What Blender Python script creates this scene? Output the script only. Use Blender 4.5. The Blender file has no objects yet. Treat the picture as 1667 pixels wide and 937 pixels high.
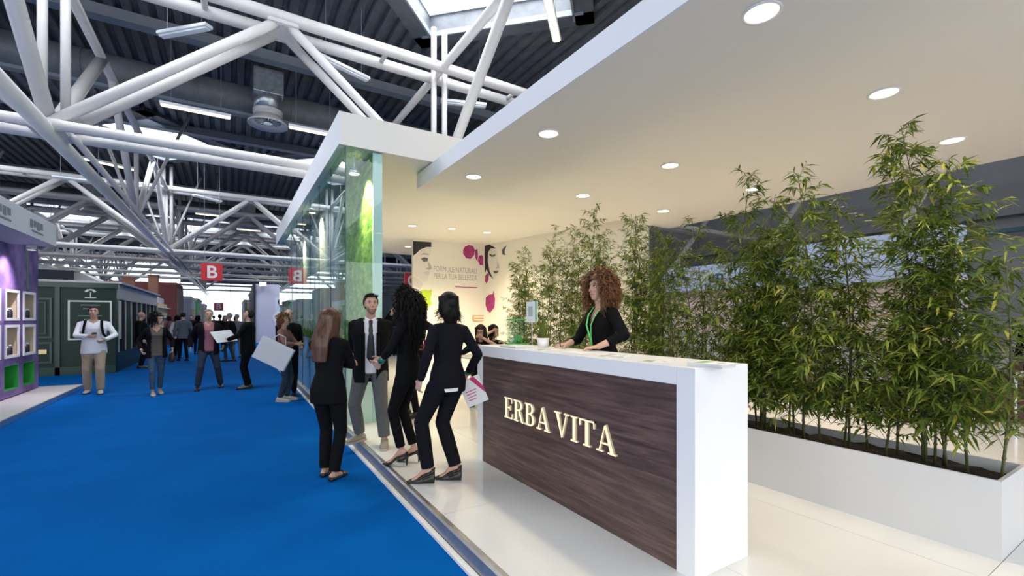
import bpy, math, random
import numpy as np
from mathutils import Vector, Matrix, noise as mnoise
sc = bpy.context.scene
col = sc.collection
R = math.radians
rng = random.Random(7)
# ---------------------------------------------------------------- camera
CAM_H = 1.56
YAW = math.atan(458.5 / 738.0)          # the aisle (+Y) vanishes left of the picture centre
cam_d = bpy.data.cameras.new('camera')
cam_d.sensor_width = 36.0
cam_d.lens = 738.0 / 1667.0 * 36.0
cam_d.shift_y = 49.5 / 1667.0
cam_d.clip_start = 0.05
cam_d.clip_end = 400
cam = bpy.data.objects.new('camera', cam_d)
col.objects.link(cam)
cam.location = (0, 0, CAM_H)
cam.rotation_euler = (R(90), 0, -YAW)
sc.camera = cam
# ---------------------------------------------------------------- world: bright overcast daylight
w = bpy.data.worlds.new('sky')
sc.world = w
w.use_nodes = True
bg = w.node_tree.nodes['Background']
bg.inputs[0].default_value = (0.95, 0.97, 1.0, 1)
bg.inputs[1].default_value = 2.2
sc.view_settings.view_transform = 'Standard'
sc.view_settings.look = 'None'
sc.view_settings.gamma = 1
sc.view_settings.exposure = 0.25
sc.view_settings.use_curve_mapping = False
sc.cycles.use_denoising = True
sc.cycles.max_bounces = 7
sc.cycles.diffuse_bounces = 4
sc.cycles.glossy_bounces = 4
sc.cycles.transmission_bounces = 6
sc.cycles.transparent_max_bounces = 10
sc.cycles.caustics_reflective = False
sc.cycles.caustics_refractive = False
sc.cycles.sample_clamp_indirect = 6
# ---------------------------------------------------------------- helpers
ST, CT = math.sin(YAW), math.cos(YAW)
def ray(u, v):
    a, b = (u - 833.5) / 738.0, (518.0 - v) / 738.0
    return Vector((a * CT + ST, -a * ST + CT, b))
def on_z(u, v, z):
    d = ray(u, v); t = (z - CAM_H) / d.z
    return Vector((0, 0, CAM_H)) + d * t
def on_x(u, v, x):
    d = ray(u, v); return Vector((0, 0, CAM_H)) + d * (x / d.x)
def on_y(u, v, y):
    d = ray(u, v); return Vector((0, 0, CAM_H)) + d * (y / d.y)

MATS = {}
def mat(name, c=(.8, .8, .8), rough=.5, metal=0.0, spec=.5, noise=0.0, nscale=20.0, nstretch=(1, 1, 1), c2=None, bump=0.0, emit=None, estr=0.0, coat=0.0, detail=4.0, ramp=(.35, .65), sheen=0.0):
    if name in MATS: return MATS[name]
    m = bpy.data.materials.new(name); m.use_nodes = True
    nt = m.node_tree; b = nt.nodes['Principled BSDF']
    b.inputs['Base Color'].default_value = (*c, 1)
    b.inputs['Roughness'].default_value = rough
    b.inputs['Metallic'].default_value = metal
    b.inputs['Specular IOR Level'].default_value = spec
    b.inputs['Coat Weight'].default_value = coat
    b.inputs['Sheen Weight'].default_value = sheen
    if emit:
        b.inputs['Emission Color'].default_value = (*emit, 1); b.inputs['Emission Strength'].default_value = estr
    if noise > 0 or c2 or bump > 0:
        tc = nt.nodes.new('ShaderNodeTexCoord'); mp = nt.nodes.new('ShaderNodeMapping')
        mp.inputs['Scale'].default_value = nstretch
        nz = nt.nodes.new('ShaderNodeTexNoise'); nz.inputs['Scale'].default_value = nscale; nz.inputs['Detail'].default_value = detail
        nt.links.new(tc.outputs['Object'], mp.inputs[0]); nt.links.new(mp.outputs[0], nz.inputs['Vector'])
        if noise > 0 or c2:
            if c2 is None:
                c2 = tuple(max(0, x * (1 - noise)) for x in c)
            rp = nt.nodes.new('ShaderNodeValToRGB')
            rp.color_ramp.elements[0].position = ramp[0]; rp.color_ramp.elements[1].position = ramp[1]
            rp.color_ramp.elements[0].color = (*c2, 1); rp.color_ramp.elements[1].color = (*c, 1)
            nt.links.new(nz.outputs['Fac'], rp.inputs[0]); nt.links.new(rp.outputs[0], b.inputs['Base Color'])
        if bump > 0:
            bp = nt.nodes.new('ShaderNodeBump'); bp.inputs['Strength'].default_value = bump; bp.inputs['Distance'].default_value = .01
            nt.links.new(nz.outputs['Fac'], bp.inputs['Height']); nt.links.new(bp.outputs[0], b.inputs['Normal'])
    MATS[name] = m
    return m
def emat(name, c, s):
    if name in MATS: return MATS[name]
    m = bpy.data.materials.new(name); m.use_nodes = True; nt = m.node_tree; nt.nodes.clear()
    e = nt.nodes.new('ShaderNodeEmission'); o = nt.nodes.new('ShaderNodeOutputMaterial')
    e.inputs[0].default_value = (*c, 1); e.inputs[1].default_value = s
    nt.links.new(e.outputs[0], o.inputs[0]); MATS[name] = m
    return m
def glass_mat(name, tint=(.86, .95, .93), ior=1.5, rough=0.0, boost=1.0):
    if name in MATS: return MATS[name]
    m = bpy.data.materials.new(name); m.use_nodes = True; nt = m.node_tree; nt.nodes.clear()
    o = nt.nodes.new('ShaderNodeOutputMaterial'); mx = nt.nodes.new('ShaderNodeMixShader')
    t = nt.nodes.new('ShaderNodeBsdfTransparent'); g = nt.nodes.new('ShaderNodeBsdfGlossy'); f = nt.nodes.new('ShaderNodeFresnel')
    ml = nt.nodes.new('ShaderNodeMath'); ml.operation = 'MULTIPLY'; ml.use_clamp = True; ml.inputs[1].default_value = boost
    t.inputs[0].default_value = (*tint, 1); g.inputs['Roughness'].default_value = rough; g.inputs[0].default_value = (.93, .97, .97, 1)
    ge = nt.nodes.new('ShaderNodeNewGeometry'); mr = nt.nodes.new('ShaderNodeMapRange')      # same reflectance from both faces of a pane
    mr.inputs['To Min'].default_value = ior; mr.inputs['To Max'].default_value = 1 / ior
    nt.links.new(ge.outputs['Backfacing'], mr.inputs['Value']); nt.links.new(mr.outputs[0], f.inputs[0])
    nt.links.new(f.outputs[0], ml.inputs[0]); nt.links.new(ml.outputs[0], mx.inputs[0]); nt.links.new(t.outputs[0], mx.inputs[1]); nt.links.new(g.outputs[0], mx.inputs[2])
    nt.links.new(mx.outputs[0], o.inputs[0]); MATS[name] = m
    return m

def tag(o, label=None, cat=None, group=None, kind=None):
    if label: o['label'] = label
    if cat: o['category'] = cat
    if group: o['group'] = group
    if kind: o['kind'] = kind
    return o
def empty(name, loc=(0, 0, 0), rz=0.0, label=None, cat=None, group=None):
    o = bpy.data.objects.new(name, None); col.objects.link(o)
    o.empty_display_size = .1; o.location = loc; o.rotation_euler = (0, 0, rz)
    return tag(o, label, cat, group)
def link(name, me, parent=None, loc=None):
    o = bpy.data.objects.new(name, me); col.objects.link(o)
    if parent is not None: o.parent = parent
    if loc is not None: o.location = loc
    return o
def copy_tree(o, parent=None):
    c = o.copy(); col.objects.link(c)
    if parent is not None: c.parent = parent
    for ch in [x for x in o.children]: copy_tree(ch, c)
    return c

class MB:
    """collects shapes, then links them as ONE mesh"""
    def __init__(s): s.v = []; s.f = []; s.m = []
    def add(s, vs, fs, mi=0):
        n = len(s.v); s.v.extend([tuple(x) for x in vs]); s.f.extend([tuple(i + n for i in f) for f in fs]); s.m.extend([mi] * len(fs)); return s
    def box(s, lo, hi, mi=0, M=None):
        x0, y0, z0 = lo; x1, y1, z1 = hi
        vs = [(x0, y0, z0), (x1, y0, z0), (x1, y1, z0), (x0, y1, z0), (x0, y0, z1), (x1, y0, z1), (x1, y1, z1), (x0, y1, z1)]
        if M is not None: vs = [M @ Vector(v) for v in vs]
        return s.add(vs, [(0, 3, 2, 1), (4, 5, 6, 7), (0, 1, 5, 4), (1, 2, 6, 5), (2, 3, 7, 6), (3, 0, 4, 7)], mi)
    def cbox(s, c, sz, mi=0, rz=0.0, M=None):
        h = [x / 2 for x in sz]
        T = Matrix.Translation(c) @ Matrix.Rotation(rz, 4, 'Z')
        if M is not None: T = M @ T
        return s.box([-x for x in h], h, mi, T)
    def tube(s, pts, rad, n=8, mi=0, cap=True, flat=1.0):
        pts = [Vector(p) for p in pts]
        if not hasattr(rad, '__len__'): rad = [rad] * len(pts)
        vs, fs = [], []
        up = None
        for i, p in enumerate(pts):
            d = (pts[min(i + 1, len(pts) - 1)] - pts[max(i - 1, 0)])
            d = d.normalized() if d.length > 1e-9 else Vector((0, 0, 1))
            if up is None:
                up = Vector((0, 0, 1)) if abs(d.z) < .9 else Vector((0, 1, 0))
            a = d.cross(up)
            a = a.normalized() if a.length > 1e-6 else Vector((1, 0, 0))
            b = a.cross(d).normalized(); up = b
            for k in range(n):
                t = 2 * math.pi * k / n
                vs.append(p + (a * math.cos(t) + b * math.sin(t) * flat) * rad[i])
        for i in range(len(pts) - 1):
            for k in range(n):
                fs.append((i * n + k, i * n + (k + 1) % n, (i + 1) * n + (k + 1) % n, (i + 1) * n + k))
        if cap:
            fs.append(tuple(range(n - 1, -1, -1))); fs.append(tuple((len(pts) - 1) * n + k for k in range(n)))
        return s.add(vs, fs, mi)
    def loft(s, rings, n=16, mi=0, cap=True):
        """rings: (centre, ax, ay) with ax, ay vectors (half axes)"""
        vs, fs = [], []
        for c, ax, ay in rings:
            c, ax, ay = Vector(c), Vector(ax), Vector(ay)
            for k in range(n):
                t = 2 * math.pi * k / n
                vs.append(c + ax * math.cos(t) + ay * math.sin(t))
        for i in range(len(rings) - 1):
            for k in range(n):
                fs.append((i * n + k, i * n + (k + 1) % n, (i + 1) * n + (k + 1) % n, (i + 1) * n + k))
        if cap:
            fs.append(tuple(range(n - 1, -1, -1))); fs.append(tuple((len(rings) - 1) * n + k for k in range(n)))
        return s.add(vs, fs, mi)
    def ball(s, c, r, n=12, m=8, mi=0, M=None):
        if not hasattr(r, '__len__'): r = (r, r, r)
        c = Vector(c); vs = [Vector((0, 0, r[2]))]; fs = []
        for i in range(1, m):
            p = math.pi * i / m
            for k in range(n):
                t = 2 * math.pi * k / n
                vs.append(Vector((r[0] * math.sin(p) * math.cos(t), r[1] * math.sin(p) * math.sin(t), r[2] * math.cos(p))))
        vs.append(Vector((0, 0, -r[2])))
        for k in range(n): fs.append((0, 1 + k, 1 + (k + 1) % n))
        for i in range(m - 2):
            for k in range(n):
                a = 1 + i * n; fs.append((a + k, a + n + k, a + n + (k + 1) % n, a + (k + 1) % n))
        l = len(vs) - 1; a = 1 + (m - 2) * n
        for k in range(n): fs.append((a + k, l, a + (k + 1) % n))
        if M is not None: vs = [M @ x for x in vs]
        return s.add([x + c for x in vs], fs, mi)
    def lathe(s, prof, n=24, c=(0, 0, 0), mi=0, cap=True):
        c = Vector(c)
        return s.loft([(c + Vector((0, 0, z)), (r, 0, 0), (0, r, 0)) for r, z in prof], n, mi, cap)
    def prism(s, poly, d, M=None, mi=0):
        """poly: 2-D outline (x, z) extruded along +y by d"""
        n = len(poly)
        vs = [Vector((x, 0, z)) for x, z in poly] + [Vector((x, d, z)) for x, z in poly]
        if M is not None: vs = [M @ v for v in vs]
        fs = [tuple(range(n)), tuple(range(2 * n - 1, n - 1, -1))] + [(i, n + i, n + (i + 1) % n, (i + 1) % n) for i in range(n)]
        return s.add(vs, fs, mi)
    def mesh(s, name, mats, smooth=False):
        me = bpy.data.meshes.new(name); me.from_pydata(s.v, [], s.f)
        for m in (mats if isinstance(mats, (list, tuple)) else [mats]): me.materials.append(m)
        if any(s.m): me.polygons.foreach_set('material_index', s.m)
        if smooth: me.polygons.foreach_set('use_smooth', [True] * len(s.f))
        me.update(); return me
    def build(s, name, mats, parent=None, smooth=False, bevel=0.0, **kw):
        o = link(name, s.mesh(name, mats, smooth), parent)
        if bevel > 0:
            b = o.modifiers.new('bevel', 'BEVEL'); b.width = bevel; b.segments = 2; b.limit_method = 'ANGLE'; b.angle_limit = R(40)
        return tag(o, **kw)
def text_obj(name, body, size, M, m, parent=None, ext=.002, align='CENTER', bold=0.0):
    cu = bpy.data.curves.new(name, 'FONT'); cu.body = body; cu.size = size; cu.extrude = ext; cu.align_x = align; cu.align_y = 'CENTER'; cu.offset = bold
    tmp = bpy.data.objects.new('tmp', cu); col.objects.link(tmp)
    dg = bpy.context.evaluated_depsgraph_get(); dg.update()
    me = bpy.data.meshes.new_from_object(tmp.evaluated_get(dg)); me.name = name
    bpy.data.objects.remove(tmp); bpy.data.curves.remove(cu)
    me.transform(M); me.materials.clear(); me.materials.append(m)
    return link(name, me, parent)
def basis(o, x, y, z):
    return Matrix(((x[0], y[0], z[0], o[0]), (x[1], y[1], z[1], o[1]), (x[2], y[2], z[2], o[2]), (0, 0, 0, 1)))
FACE_NEG_Y = lambda x, y, z: basis((x, y, z), (1, 0, 0), (0, 0, 1), (0, -1, 0))      # upright text read by someone looking along +Y
FACE_NEG_X = lambda x, y, z: basis((x, y, z), (0, -1, 0), (0, 0, 1), (-1, 0, 0))     # read by someone looking along +X
FACE_POS_X = lambda x, y, z: basis((x, y, z), (0, 1, 0), (0, 0, 1), (1, 0, 0))       # read by someone looking along -X
# ================================================================ THE HALL
M_carpet = mat('blue_carpet', (.0, .108, .41), .95, spec=.05, noise=.12, nscale=1.3, bump=0)
M_white_steel = mat('white_steel', (.64, .63, .63), .4, noise=.05, nscale=3)
M_deck = mat('dark_deck', (.10, .112, .13), .6, noise=.3, nscale=2.5)
M_purlin = mat('grey_purlin', (.20, .23, .27), .6)
M_duct = mat('grey_duct', (.17, .19, .21), .5, noise=.25, nscale=3)
M_zinc = mat('zinc', (.60, .66, .70), .28, metal=.85, noise=.25, nscale=7)
M_lamp_on = emat('lamp_warm', (1.0, .80, .50), 2.4)
M_lamp_off = mat('lamp_unlit', (.75, .80, .85), .3)
M_pane = glass_mat('skylight_glass', (.92, .96, 1.0), 1.3)
M_white = mat('white_laminate', (.83, .83, .82), .32)
M_matt_white = mat('matt_white', (.82, .82, .80), .8)
M_alu = mat('aluminium', (.62, .60, .57), .28, metal=.9, noise=.15, nscale=9)
M_black = mat('black_plastic', (.012, .012, .014), .4)
M_red = mat('sign_red', (.62, .02, .03), .5)
M_red_d = mat('sign_red_far', (.60, .05, .06), .5)
M_grey_wall = mat('grey_wall', (.30, .31, .33), .8, noise=.1, nscale=1)
M_pale_wall = mat('pale_wall', (.62, .64, .70), .8)

MB().box((-30, -14, -.2), (34, 96, 0)).build('floor', M_carpet, kind='structure')

ZL, ZU = 5.46, 9.06
MX = 8.55; X_LOW = (-3.15 - 2 * MX, -3.15 - MX, -3.15, 5.4, 5.4 + MX); X_UP = (1.12 - 3 * MX, 1.12 - 2 * MX, 1.12 - MX, 1.12, 1.12 + MX)
Y_TRUSS = (13.0, 33.0, 38.2, 43.5, 48.8, 54.0, 64.5, 75.0)
SKY = [(x, y) for x in (-11.7, -3.15, 5.4, 13.95) for y in (10.4, 29.0, 50.0, 71.0)]
SKY += [(x, -8.5) for x in (-11.7, -3.15, 5.4, 13.95)]
SR = 3.6
# corrugated roof deck: ribs run along the aisle, diamonds left open for the skylights
ZD = 10.7
d = MB()
P = .42
x = -30.0
while x < 34:
    xc = x + P / 2
    cuts = []
    for sx, sy in SKY:
        h = SR - abs(xc - sx)
        if h > 0: cuts.append((sy - h, sy + h))
    cuts.sort()
    y0 = -14.0
    spans = []
    for a, b in cuts:
        spans.append((y0, a)); y0 = b
    spans.append((y0, 96.0))
    for a, b in spans:
        pr = [(x, ZD), (x + .20, ZD), (x + .25, ZD + .13), (x + .37, ZD + .13), (x + P, ZD)]
        vs = [(px, a, pz) for px, pz in pr] + [(px, b, pz) for px, pz in pr]
        d.add(vs, [(i, i + 1, 6 + i, 5 + i) for i in range(4)])
    x += P
d.build('ceiling', M_deck, kind='structure')
k = 0
for sx, sy in SKY:
    k += 1
    t = empty('window_%d' % k, (sx, sy, ZD), R(45)); t['kind'] = 'structure'
    h = SR / math.sqrt(2)
    for i in range(4):
        a = i * math.pi / 2
        M = Matrix.Rotation(a, 4, 'Z')
        MB().box((-h - .3, h - .26, -.16), (h + .3, h + .3, .49), M=M).build('curb', M_deck, t)
        MB().box((-h, h - .32, -.22), (h, h - .26, -.06), M=M).build('frame', M_purlin, t)
    for i in range(3):
        for j in range(3):
            c = 2 * h / 3
            MB().cbox((-h + c * (i + .5), -h + c * (j + .5), 0.5), (c - .05, c - .05, .02)).build('pane', M_pane, t)
# purlins across the hall
for i, y in enumerate([-9, -3, 3, 8.2, 17.6, 21.5, 26.5, 38.5, 48.5, 59.5, 69.5, 80, 88]):
    MB().box((-30, y - .12, ZD - .34), (34, y + .12, ZD - .002)).box((-30, y - .2, ZD - .36), (34, y + .2, ZD - .33)).build('beam_%d' % (i + 1), M_purlin, kind='structure')

# ---------------------------------------------------------------- white tubular trusses
def tubeobj(name, a, b, r, parent, n=10):
    return MB().tube([a, b], r, n).build(name, M_white_steel, parent, smooth=True)
ordw = ['nearest', 'second', 'third', 'fourth', 'fifth', 'sixth', 'seventh', 'farthest']
for ti, y in enumerate(Y_TRUSS):
    far = ti > 1
    t = empty('roof_truss', (0, y, 0), 0, 'white tubular roof truss spanning across the aisle, %s of the crosswise trusses' % ordw[ti], 'truss', 'crosswise roof trusses')
    n = 6 if far else 12
    for s in (-.38, .38):
        tubeobj('upper_chord', (-28, s, ZU), (31, s, ZU), .15, t, n)
        tubeobj('lower_chord', (-28, s, ZL), (31, s, ZL), .11, t, n)
        for i in range(5):
            for j in (i, i + 1):
                if j < 5:
                    tubeobj('diagonal', (X_LOW[i], s * .8, ZL), (X_UP[j], s * .8, ZU), .115, t, n)
    for i in range(5):
        MB().cbox((X_UP[i], 0, ZU - .05), (.75, .95, .3)).build('gusset', M_white_steel, t, bevel=.08)
        MB().cbox((X_LOW[i], 0, ZL), (.6, .95, .24)).build('gusset', M_white_steel, t, bevel=.08)
        for s in (-.13, .22):
            tubeobj('post', (X_LOW[i] + s, 0, ZL), (X_LOW[i] + s, 0, ZD - .3), .085, t, n)
    for xx in np.arange(-24, 30, 4.275):
        tubeobj('strut', (xx + 2.1, -.38, ZU), (xx + 2.1, .38, ZU), .07, t, 6)
# trusses that run along the aisle
Y_LOW = (13.0, 23.0, 33.0, 43.5, 54.0, 64.5, 75.0)
names = ['left of the aisle', 'above the aisle and green stall', 'above the counter stand', 'right of the stand']
for ti, xx in enumerate((X_LOW[1], X_LOW[2], X_LOW[3])):
    t = empty('long_truss', (xx, 0, 0), 0, 'white tubular truss running lengthwise, %s' % names[ti], 'truss', 'lengthwise roof trusses')
    tubeobj('upper_chord', (0, -2, ZU), (0, 86, ZU), .12, t)
    tubeobj('lower_chord', (0, -2, ZL - .1), (0, 86, ZL - .1), .15, t)
    tubeobj('lower_chord', (.35, 13, ZL - .1), (.35, 86, ZL - .1), .07, t)
    for y in (2.5,) + Y_LOW:
        for dy in (-4.4, 4.4):
            tubeobj('diagonal', (0, y, ZL), (0, y + dy, ZU), .14 if y < 14 else .11, t)
        if y > 14:
            tubeobj('post', (0, y, ZL), (0, y, ZU), .08, t, 8)
            for dx in (-1.6, 1.6):
                tubeobj('brace', (0, y, ZL), (dx, y + 1.2, ZD - .4), .06, t, 6)
# ---------------------------------------------------------------- ducts with hanging diffusers
DU = [(19.6, 9.62, .56), (40.8, 9.62, .56), (51.5, 9.62, .56), (62.0, 9.62, .56)]
dl = ['nearest', 'second', 'third', 'farthest']
for i, (y, z, r) in enumerate(DU):
    t = empty('air_duct', (0, y, z), 0, 'long round grey air duct under the dark roof, %s one' % dl[i], 'duct', 'air ducts under the roof')
    MB().tube([(-23.6, 0, 0), (23.6, 0, 0)], r, 20).build('duct_pipe', M_duct, t, smooth=True)
    for xx in np.arange(-22, 23, 3.0):
        MB().tube([(xx - .03, 0, 0), (xx + .03, 0, 0)], r + .025, 20).build('flange', M_duct, t)
    MB().box((-23.6, -.75, -r - .22), (23.6, -.6, -r - .12)).build('cable_tray', M_purlin, t)
    for xk, xx in enumerate((-15.9, -7.6, 1.15, 9.6)):
        if i == 0 and xx > 5: continue
        dz = 0
        g = empty('air_diffuser', (xx, y - 1.1, z), 0, 'hanging zinc air diffuser with white ring, on the %s duct, %s' % (dl[i], ['far left', 'left of the aisle', 'above the aisle', 'on the right'][xk]), 'diffuser', 'hanging air diffusers')
        MB().cbox((0, .0, .30), (.95, .9, .85)).build('plenum', M_zinc, g, bevel=.02)
        MB().lathe([(.45, .06), (.45, -.62)], 28).build('barrel', M_zinc, g, smooth=True)
        MB().lathe([(.48, -.6), (.48, -.74), (.46, -.74), (.46, -.84), (.48, -.84), (.50, -.95), (.65, -1.06), (.65, -1.12), (.48, -1.0), (.43, -1.0), (.43, -.6)], 28, cap=False).build('ring', M_white_steel, g, smooth=True)
        rr = MB()
        for q in range(8):
            rr.cbox((0, 0, -.98), (.86, .03, .05), rz=q * math.pi / 8)
        rr.lathe([(.14, -.96), (.14, -1.05)], 14).build('swirl_vane', M_zinc, g)
        for s in (-.3, .3): MB().tube([(s, 0, .70), (s, 0, ZD - z)], .012, 6).build('hanger', M_purlin, g)
# ---------------------------------------------------------------- fluorescent battens under the roof
def batten(u, v, z, ang, L, lit, label):
    p = on_z(u, v, z)
    t = empty('batten_light', p, ang, label, 'light', 'fluorescent battens under the roof')
    MB().box((-L / 2, -.11, .05), (L / 2, .11, .13)).build('housing', M_lamp_off, t, bevel=.01)
    MB().box((-L / 2 + .03, -.075, 0), (L / 2 - .03, .075, .05)).build('diffuser', M_lamp_on if lit else M_lamp_off, t, bevel=.02)
    for s in (-.35, .35): MB().tube([(s * L, 0, .13), (s * L, 0, ZD - p.z)], .008, 5).build('hanger', M_purlin, t)
    return t
batten(320, 183, 8.2, 0, 1.9, True, 'lit warm batten light just left of the nearest hanging diffuser')
batten(300, 55, 8.6, R(-45), 1.5, False, 'unlit white batten light hanging nearest the top left corner')
batten(899, 36, 8.6, R(45), 1.7, True, 'bright batten light directly above the big white canopy')
batten(510, 216, 8.2, 0, 1.6, True, 'pale batten light to the right of the nearest diffuser')
batten(178, 269, 8.2, R(25), 1.8, True, 'warm batten light below and left of the far skylight')
batten(560, 115, 8.6, R(20), 1.6, False, 'unlit batten light behind the first pair of diagonals')
batten(755, 172, 8.6, R(-20), 1.5, False, 'unlit batten light behind the posts over the canopies')
batten(345, 351, 8.2, 0, 1.8, True, 'warm batten light far along the aisle, under the second crosswise truss')
batten(240, 306, 8.4, R(-35), 1.6, False, 'unlit batten light between two crosswise trusses, left of the aisle')
batten(338, 325, 8.4, R(35), 1.6, False, 'unlit batten light right of centre between the second and third trusses')
batten(130, 295, 8.4, R(0), 2.0, False, 'unlit batten light at the left below the second truss')
batten(125, 398, 8.2, 0, 1.9, True, 'warm batten light very far off at the left')
batten(253, 380, 8.2, 0, 1.6, True, 'small warm batten light far off beside the lengthwise truss')
batten(405, 375, 8.2, R(0), 1.6, True, 'small far batten light right beside the farthest truss tops')
# ---------------------------------------------------------------- hall ends and sides
we = empty('wall_far', (0, 92, 0)); we['kind'] = 'structure'
MB().box((-30, 0, 0), (-7, .3, 4.4)).build('panel', M_grey_wall, we)
MB().box((7, 0, 0), (34, .3, ZD)).build('panel', M_grey_wall, we)
MB().box((-7, 0, 7.5), (7, .3, ZD)).build('panel', M_grey_wall, we)
wn = empty('window_90', (0, 92, 0)); wn['kind'] = 'structure'
for i in range(6):
    MB().box((-30 + i * 3.833 + .05, .1, 4.4), (-30 + (i + 1) * 3.833 - .05, .14, ZD)).build('pane', M_pane, wn)
    MB().box((-30 + i * 3.833 - .05, 0, 4.4), (-30 + i * 3.833 + .05, .2, ZD)).build('mullion', M_white_steel, wn)
for i in range(4):
    for j in range(2):
        MB().box((-7 + i * 3.5 + .05, .1, j * 3.75 + .02), (-3.5 + i * 3.5 - .05, .14, j * 3.75 + 3.73)).build('pane', M_pane, wn)
for i in range(5): MB().box((-7 + i * 3.5 - .05, 0, 0), (-7 + i * 3.5 + .05, .2, 7.5)).build('mullion', M_white_steel, wn)
wl = empty('wall_left', (-24, 0, 0)); wl['kind'] = 'structure'
MB().box((-.3, 8, 0), (0, 92, 2.2)).build('panel', M_grey_wall, wl)
MB().box((-.3, 8, 6.0), (0, 92, ZD)).build('panel', M_grey_wall, wl)
wn = empty('window_91', (-24, 0, 0)); wn['kind'] = 'structure'
for i in range(28):
    y = 8 + i * 3
    MB().box((-.2, y + .06, 2.2), (-.17, y + 2.94, 6.0)).build('pane', M_pane, wn)
    MB().box((-.3, y - .06, 2.2), (0, y + .06, 6.0)).build('mullion', M_purlin, wn)
wr = empty('wall_right', (24, 0, 0)); wr['kind'] = 'structure'
MB().box((0, -14, 0), (.3, 92, ZD)).build('panel', M_grey_wall, wr)
# daylight falling through the skylights
for sx, sy in SKY:
    if sy > 60 or sx > 10: continue
    L = bpy.data.lights.new('skylight_daylight', 'AREA'); L.energy = 520; L.color = (.95, .97, 1.0); L.size = 4.4
    o = bpy.data.objects.new('skylight_daylight', L); col.objects.link(o); o.location = (sx, sy, ZD + .44); o.rotation_euler = (0, 0, R(45))

# ---------------------------------------------------------------- hanging signs
def hang_sign(x, y, z, s, letter, label, m):
    t = empty('hanging_sign', (x, y, z), 0, label, 'sign', 'red letter signs over the aisles')
    MB().cbox((0, 0, 0), (s, .12, s * .95)).build('board', m, t, bevel=.01)
    text_obj('letter', letter, s * .95, FACE_NEG_Y(0, -.066, -.02), M_matt_white, t, ext=.006, bold=.02)
    for q in (-.35, .35): MB().tube([(q * s, 0, s * .47), (q * s, 0, ZD - z)], .012, 6).build('hanger', M_purlin, t)
p = on_y(345, 443, 31.0)
hang_sign(p.x, 31.0, p.z, 1.02, 'B', 'red hanging sign with a white letter B over the aisle', M_red)
p = on_y(356, 499, 80)
hang_sign(p.x, 80, p.z, 1.2, 'B', 'tiny far red sign at the end of the aisle', M_red_d)
p = on_y(671, 457, 27)
hang_sign(p.x, 27, p.z, 1.0, 'C', 'red hanging sign with a white letter C beside the poster wall', M_red)
# ================================================================ THE WHITE STAND
PZ = .10
M_floor_gl = mat('gloss_white_floor', (.80, .80, .77), .10, spec=.6, noise=.05, nscale=1.2)
M_canopy = mat('canopy_paint', (.86, .825, .755), .75)
M_fascia = mat('fascia_paint', (.82, .84, .88), .6)
M_glass = glass_mat('stand_glass', (.92, .975, .96), 1.5, 0, .95)
M_gedge = mat('glass_edge', (.01, .06, .055), .15)
M_pale_green = mat('pale_green_plinth', (.74, .82, .76), .35)
PE = 1.30
pl = empty('floor_stand', (0, 0, 0)); pl['kind'] = 'structure'
MB().box((PE, -4, 0), (9.2, 17.4, PZ - .012)).build('platform_core', M_matt_white, pl)
fm = None
for i in range(7):
    for j in range(9):
        x0, x1 = PE + .045 + i * 1.13, PE + .045 + (i + 1) * 1.13 - .004
        y0 = -4 + j * 2.38
        if fm is None:
            fm = MB().box((0, 0, -.011), (1.126, 2.376, 0)).mesh('floor_panel', M_floor_gl)
        link('panel', fm, pl, (x0, y0, PZ))
ed = empty('trim_1', (0, 0, 0)); ed['kind'] = 'structure'
MB().box((PE - .075, -4, 0.001), (PE - .035, 17.4, .022)).build('white_strip', M_white, ed)
MB().prism([(PE - .035, .001), (PE + .04, .001), (PE + .04, PZ + .002), (PE + .012, PZ + .002), (PE - .004, PZ - .01), (PE - .03, .02)], 21.4, Matrix.Translation((0, -4, 0))).build('metal_edge', M_alu, ed)

# ---------------------------------------------------------------- canopies
ZS, TS = 3.66, .23          # big slab: underside, thickness
t = empty('slab_canopy', (5.7, 2, ZS), 0, 'large white slab canopy over the counter with recessed downlights', 'canopy')
X0, X1, Y0, Y1 = 2.57 - 5.7, 8.7 - 5.7, -4.5 - 2, 7.05 - 2
MB().box((X0 + .02, Y0, 0), (X1, Y1 - .02, TS)).build('soffit', M_canopy, t)
MB().box((X0, Y0, 0), (X0 + .02, Y1, TS + .005)).build('fascia', M_fascia, t)
MB().box((X0 + .02, Y1 - .02, 0), (X1, Y1, TS + .005)).build('fascia', M_fascia, t)
ZC = 3.91
t = empty('box_canopy', (5, 11, ZC), 0, 'higher white box canopy above the glass display wall', 'canopy')
X0, X1, Y0, Y1 = 1.24 - 5, 9.0 - 5, 6.40 - 11, 16.25 - 11
MB().box((X0 + .03, Y0 + .03, 0), (X1, Y1, .40)).build('soffit', M_canopy, t)
MB().box((X0, Y0, -.005), (X0 + .03, Y1, .44)).build('fascia', M_fascia, t)
MB().box((X0 + .03, Y0, -.005), (X1, Y0 + .03, .44)).build('fascia', M_canopy, t)
M_led = emat('downlight_glow', (1.0, .86, .62), 4.0)
M_ring = mat('downlight_ring', (.85, .85, .83), .4)
dlmesh = {}
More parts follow.
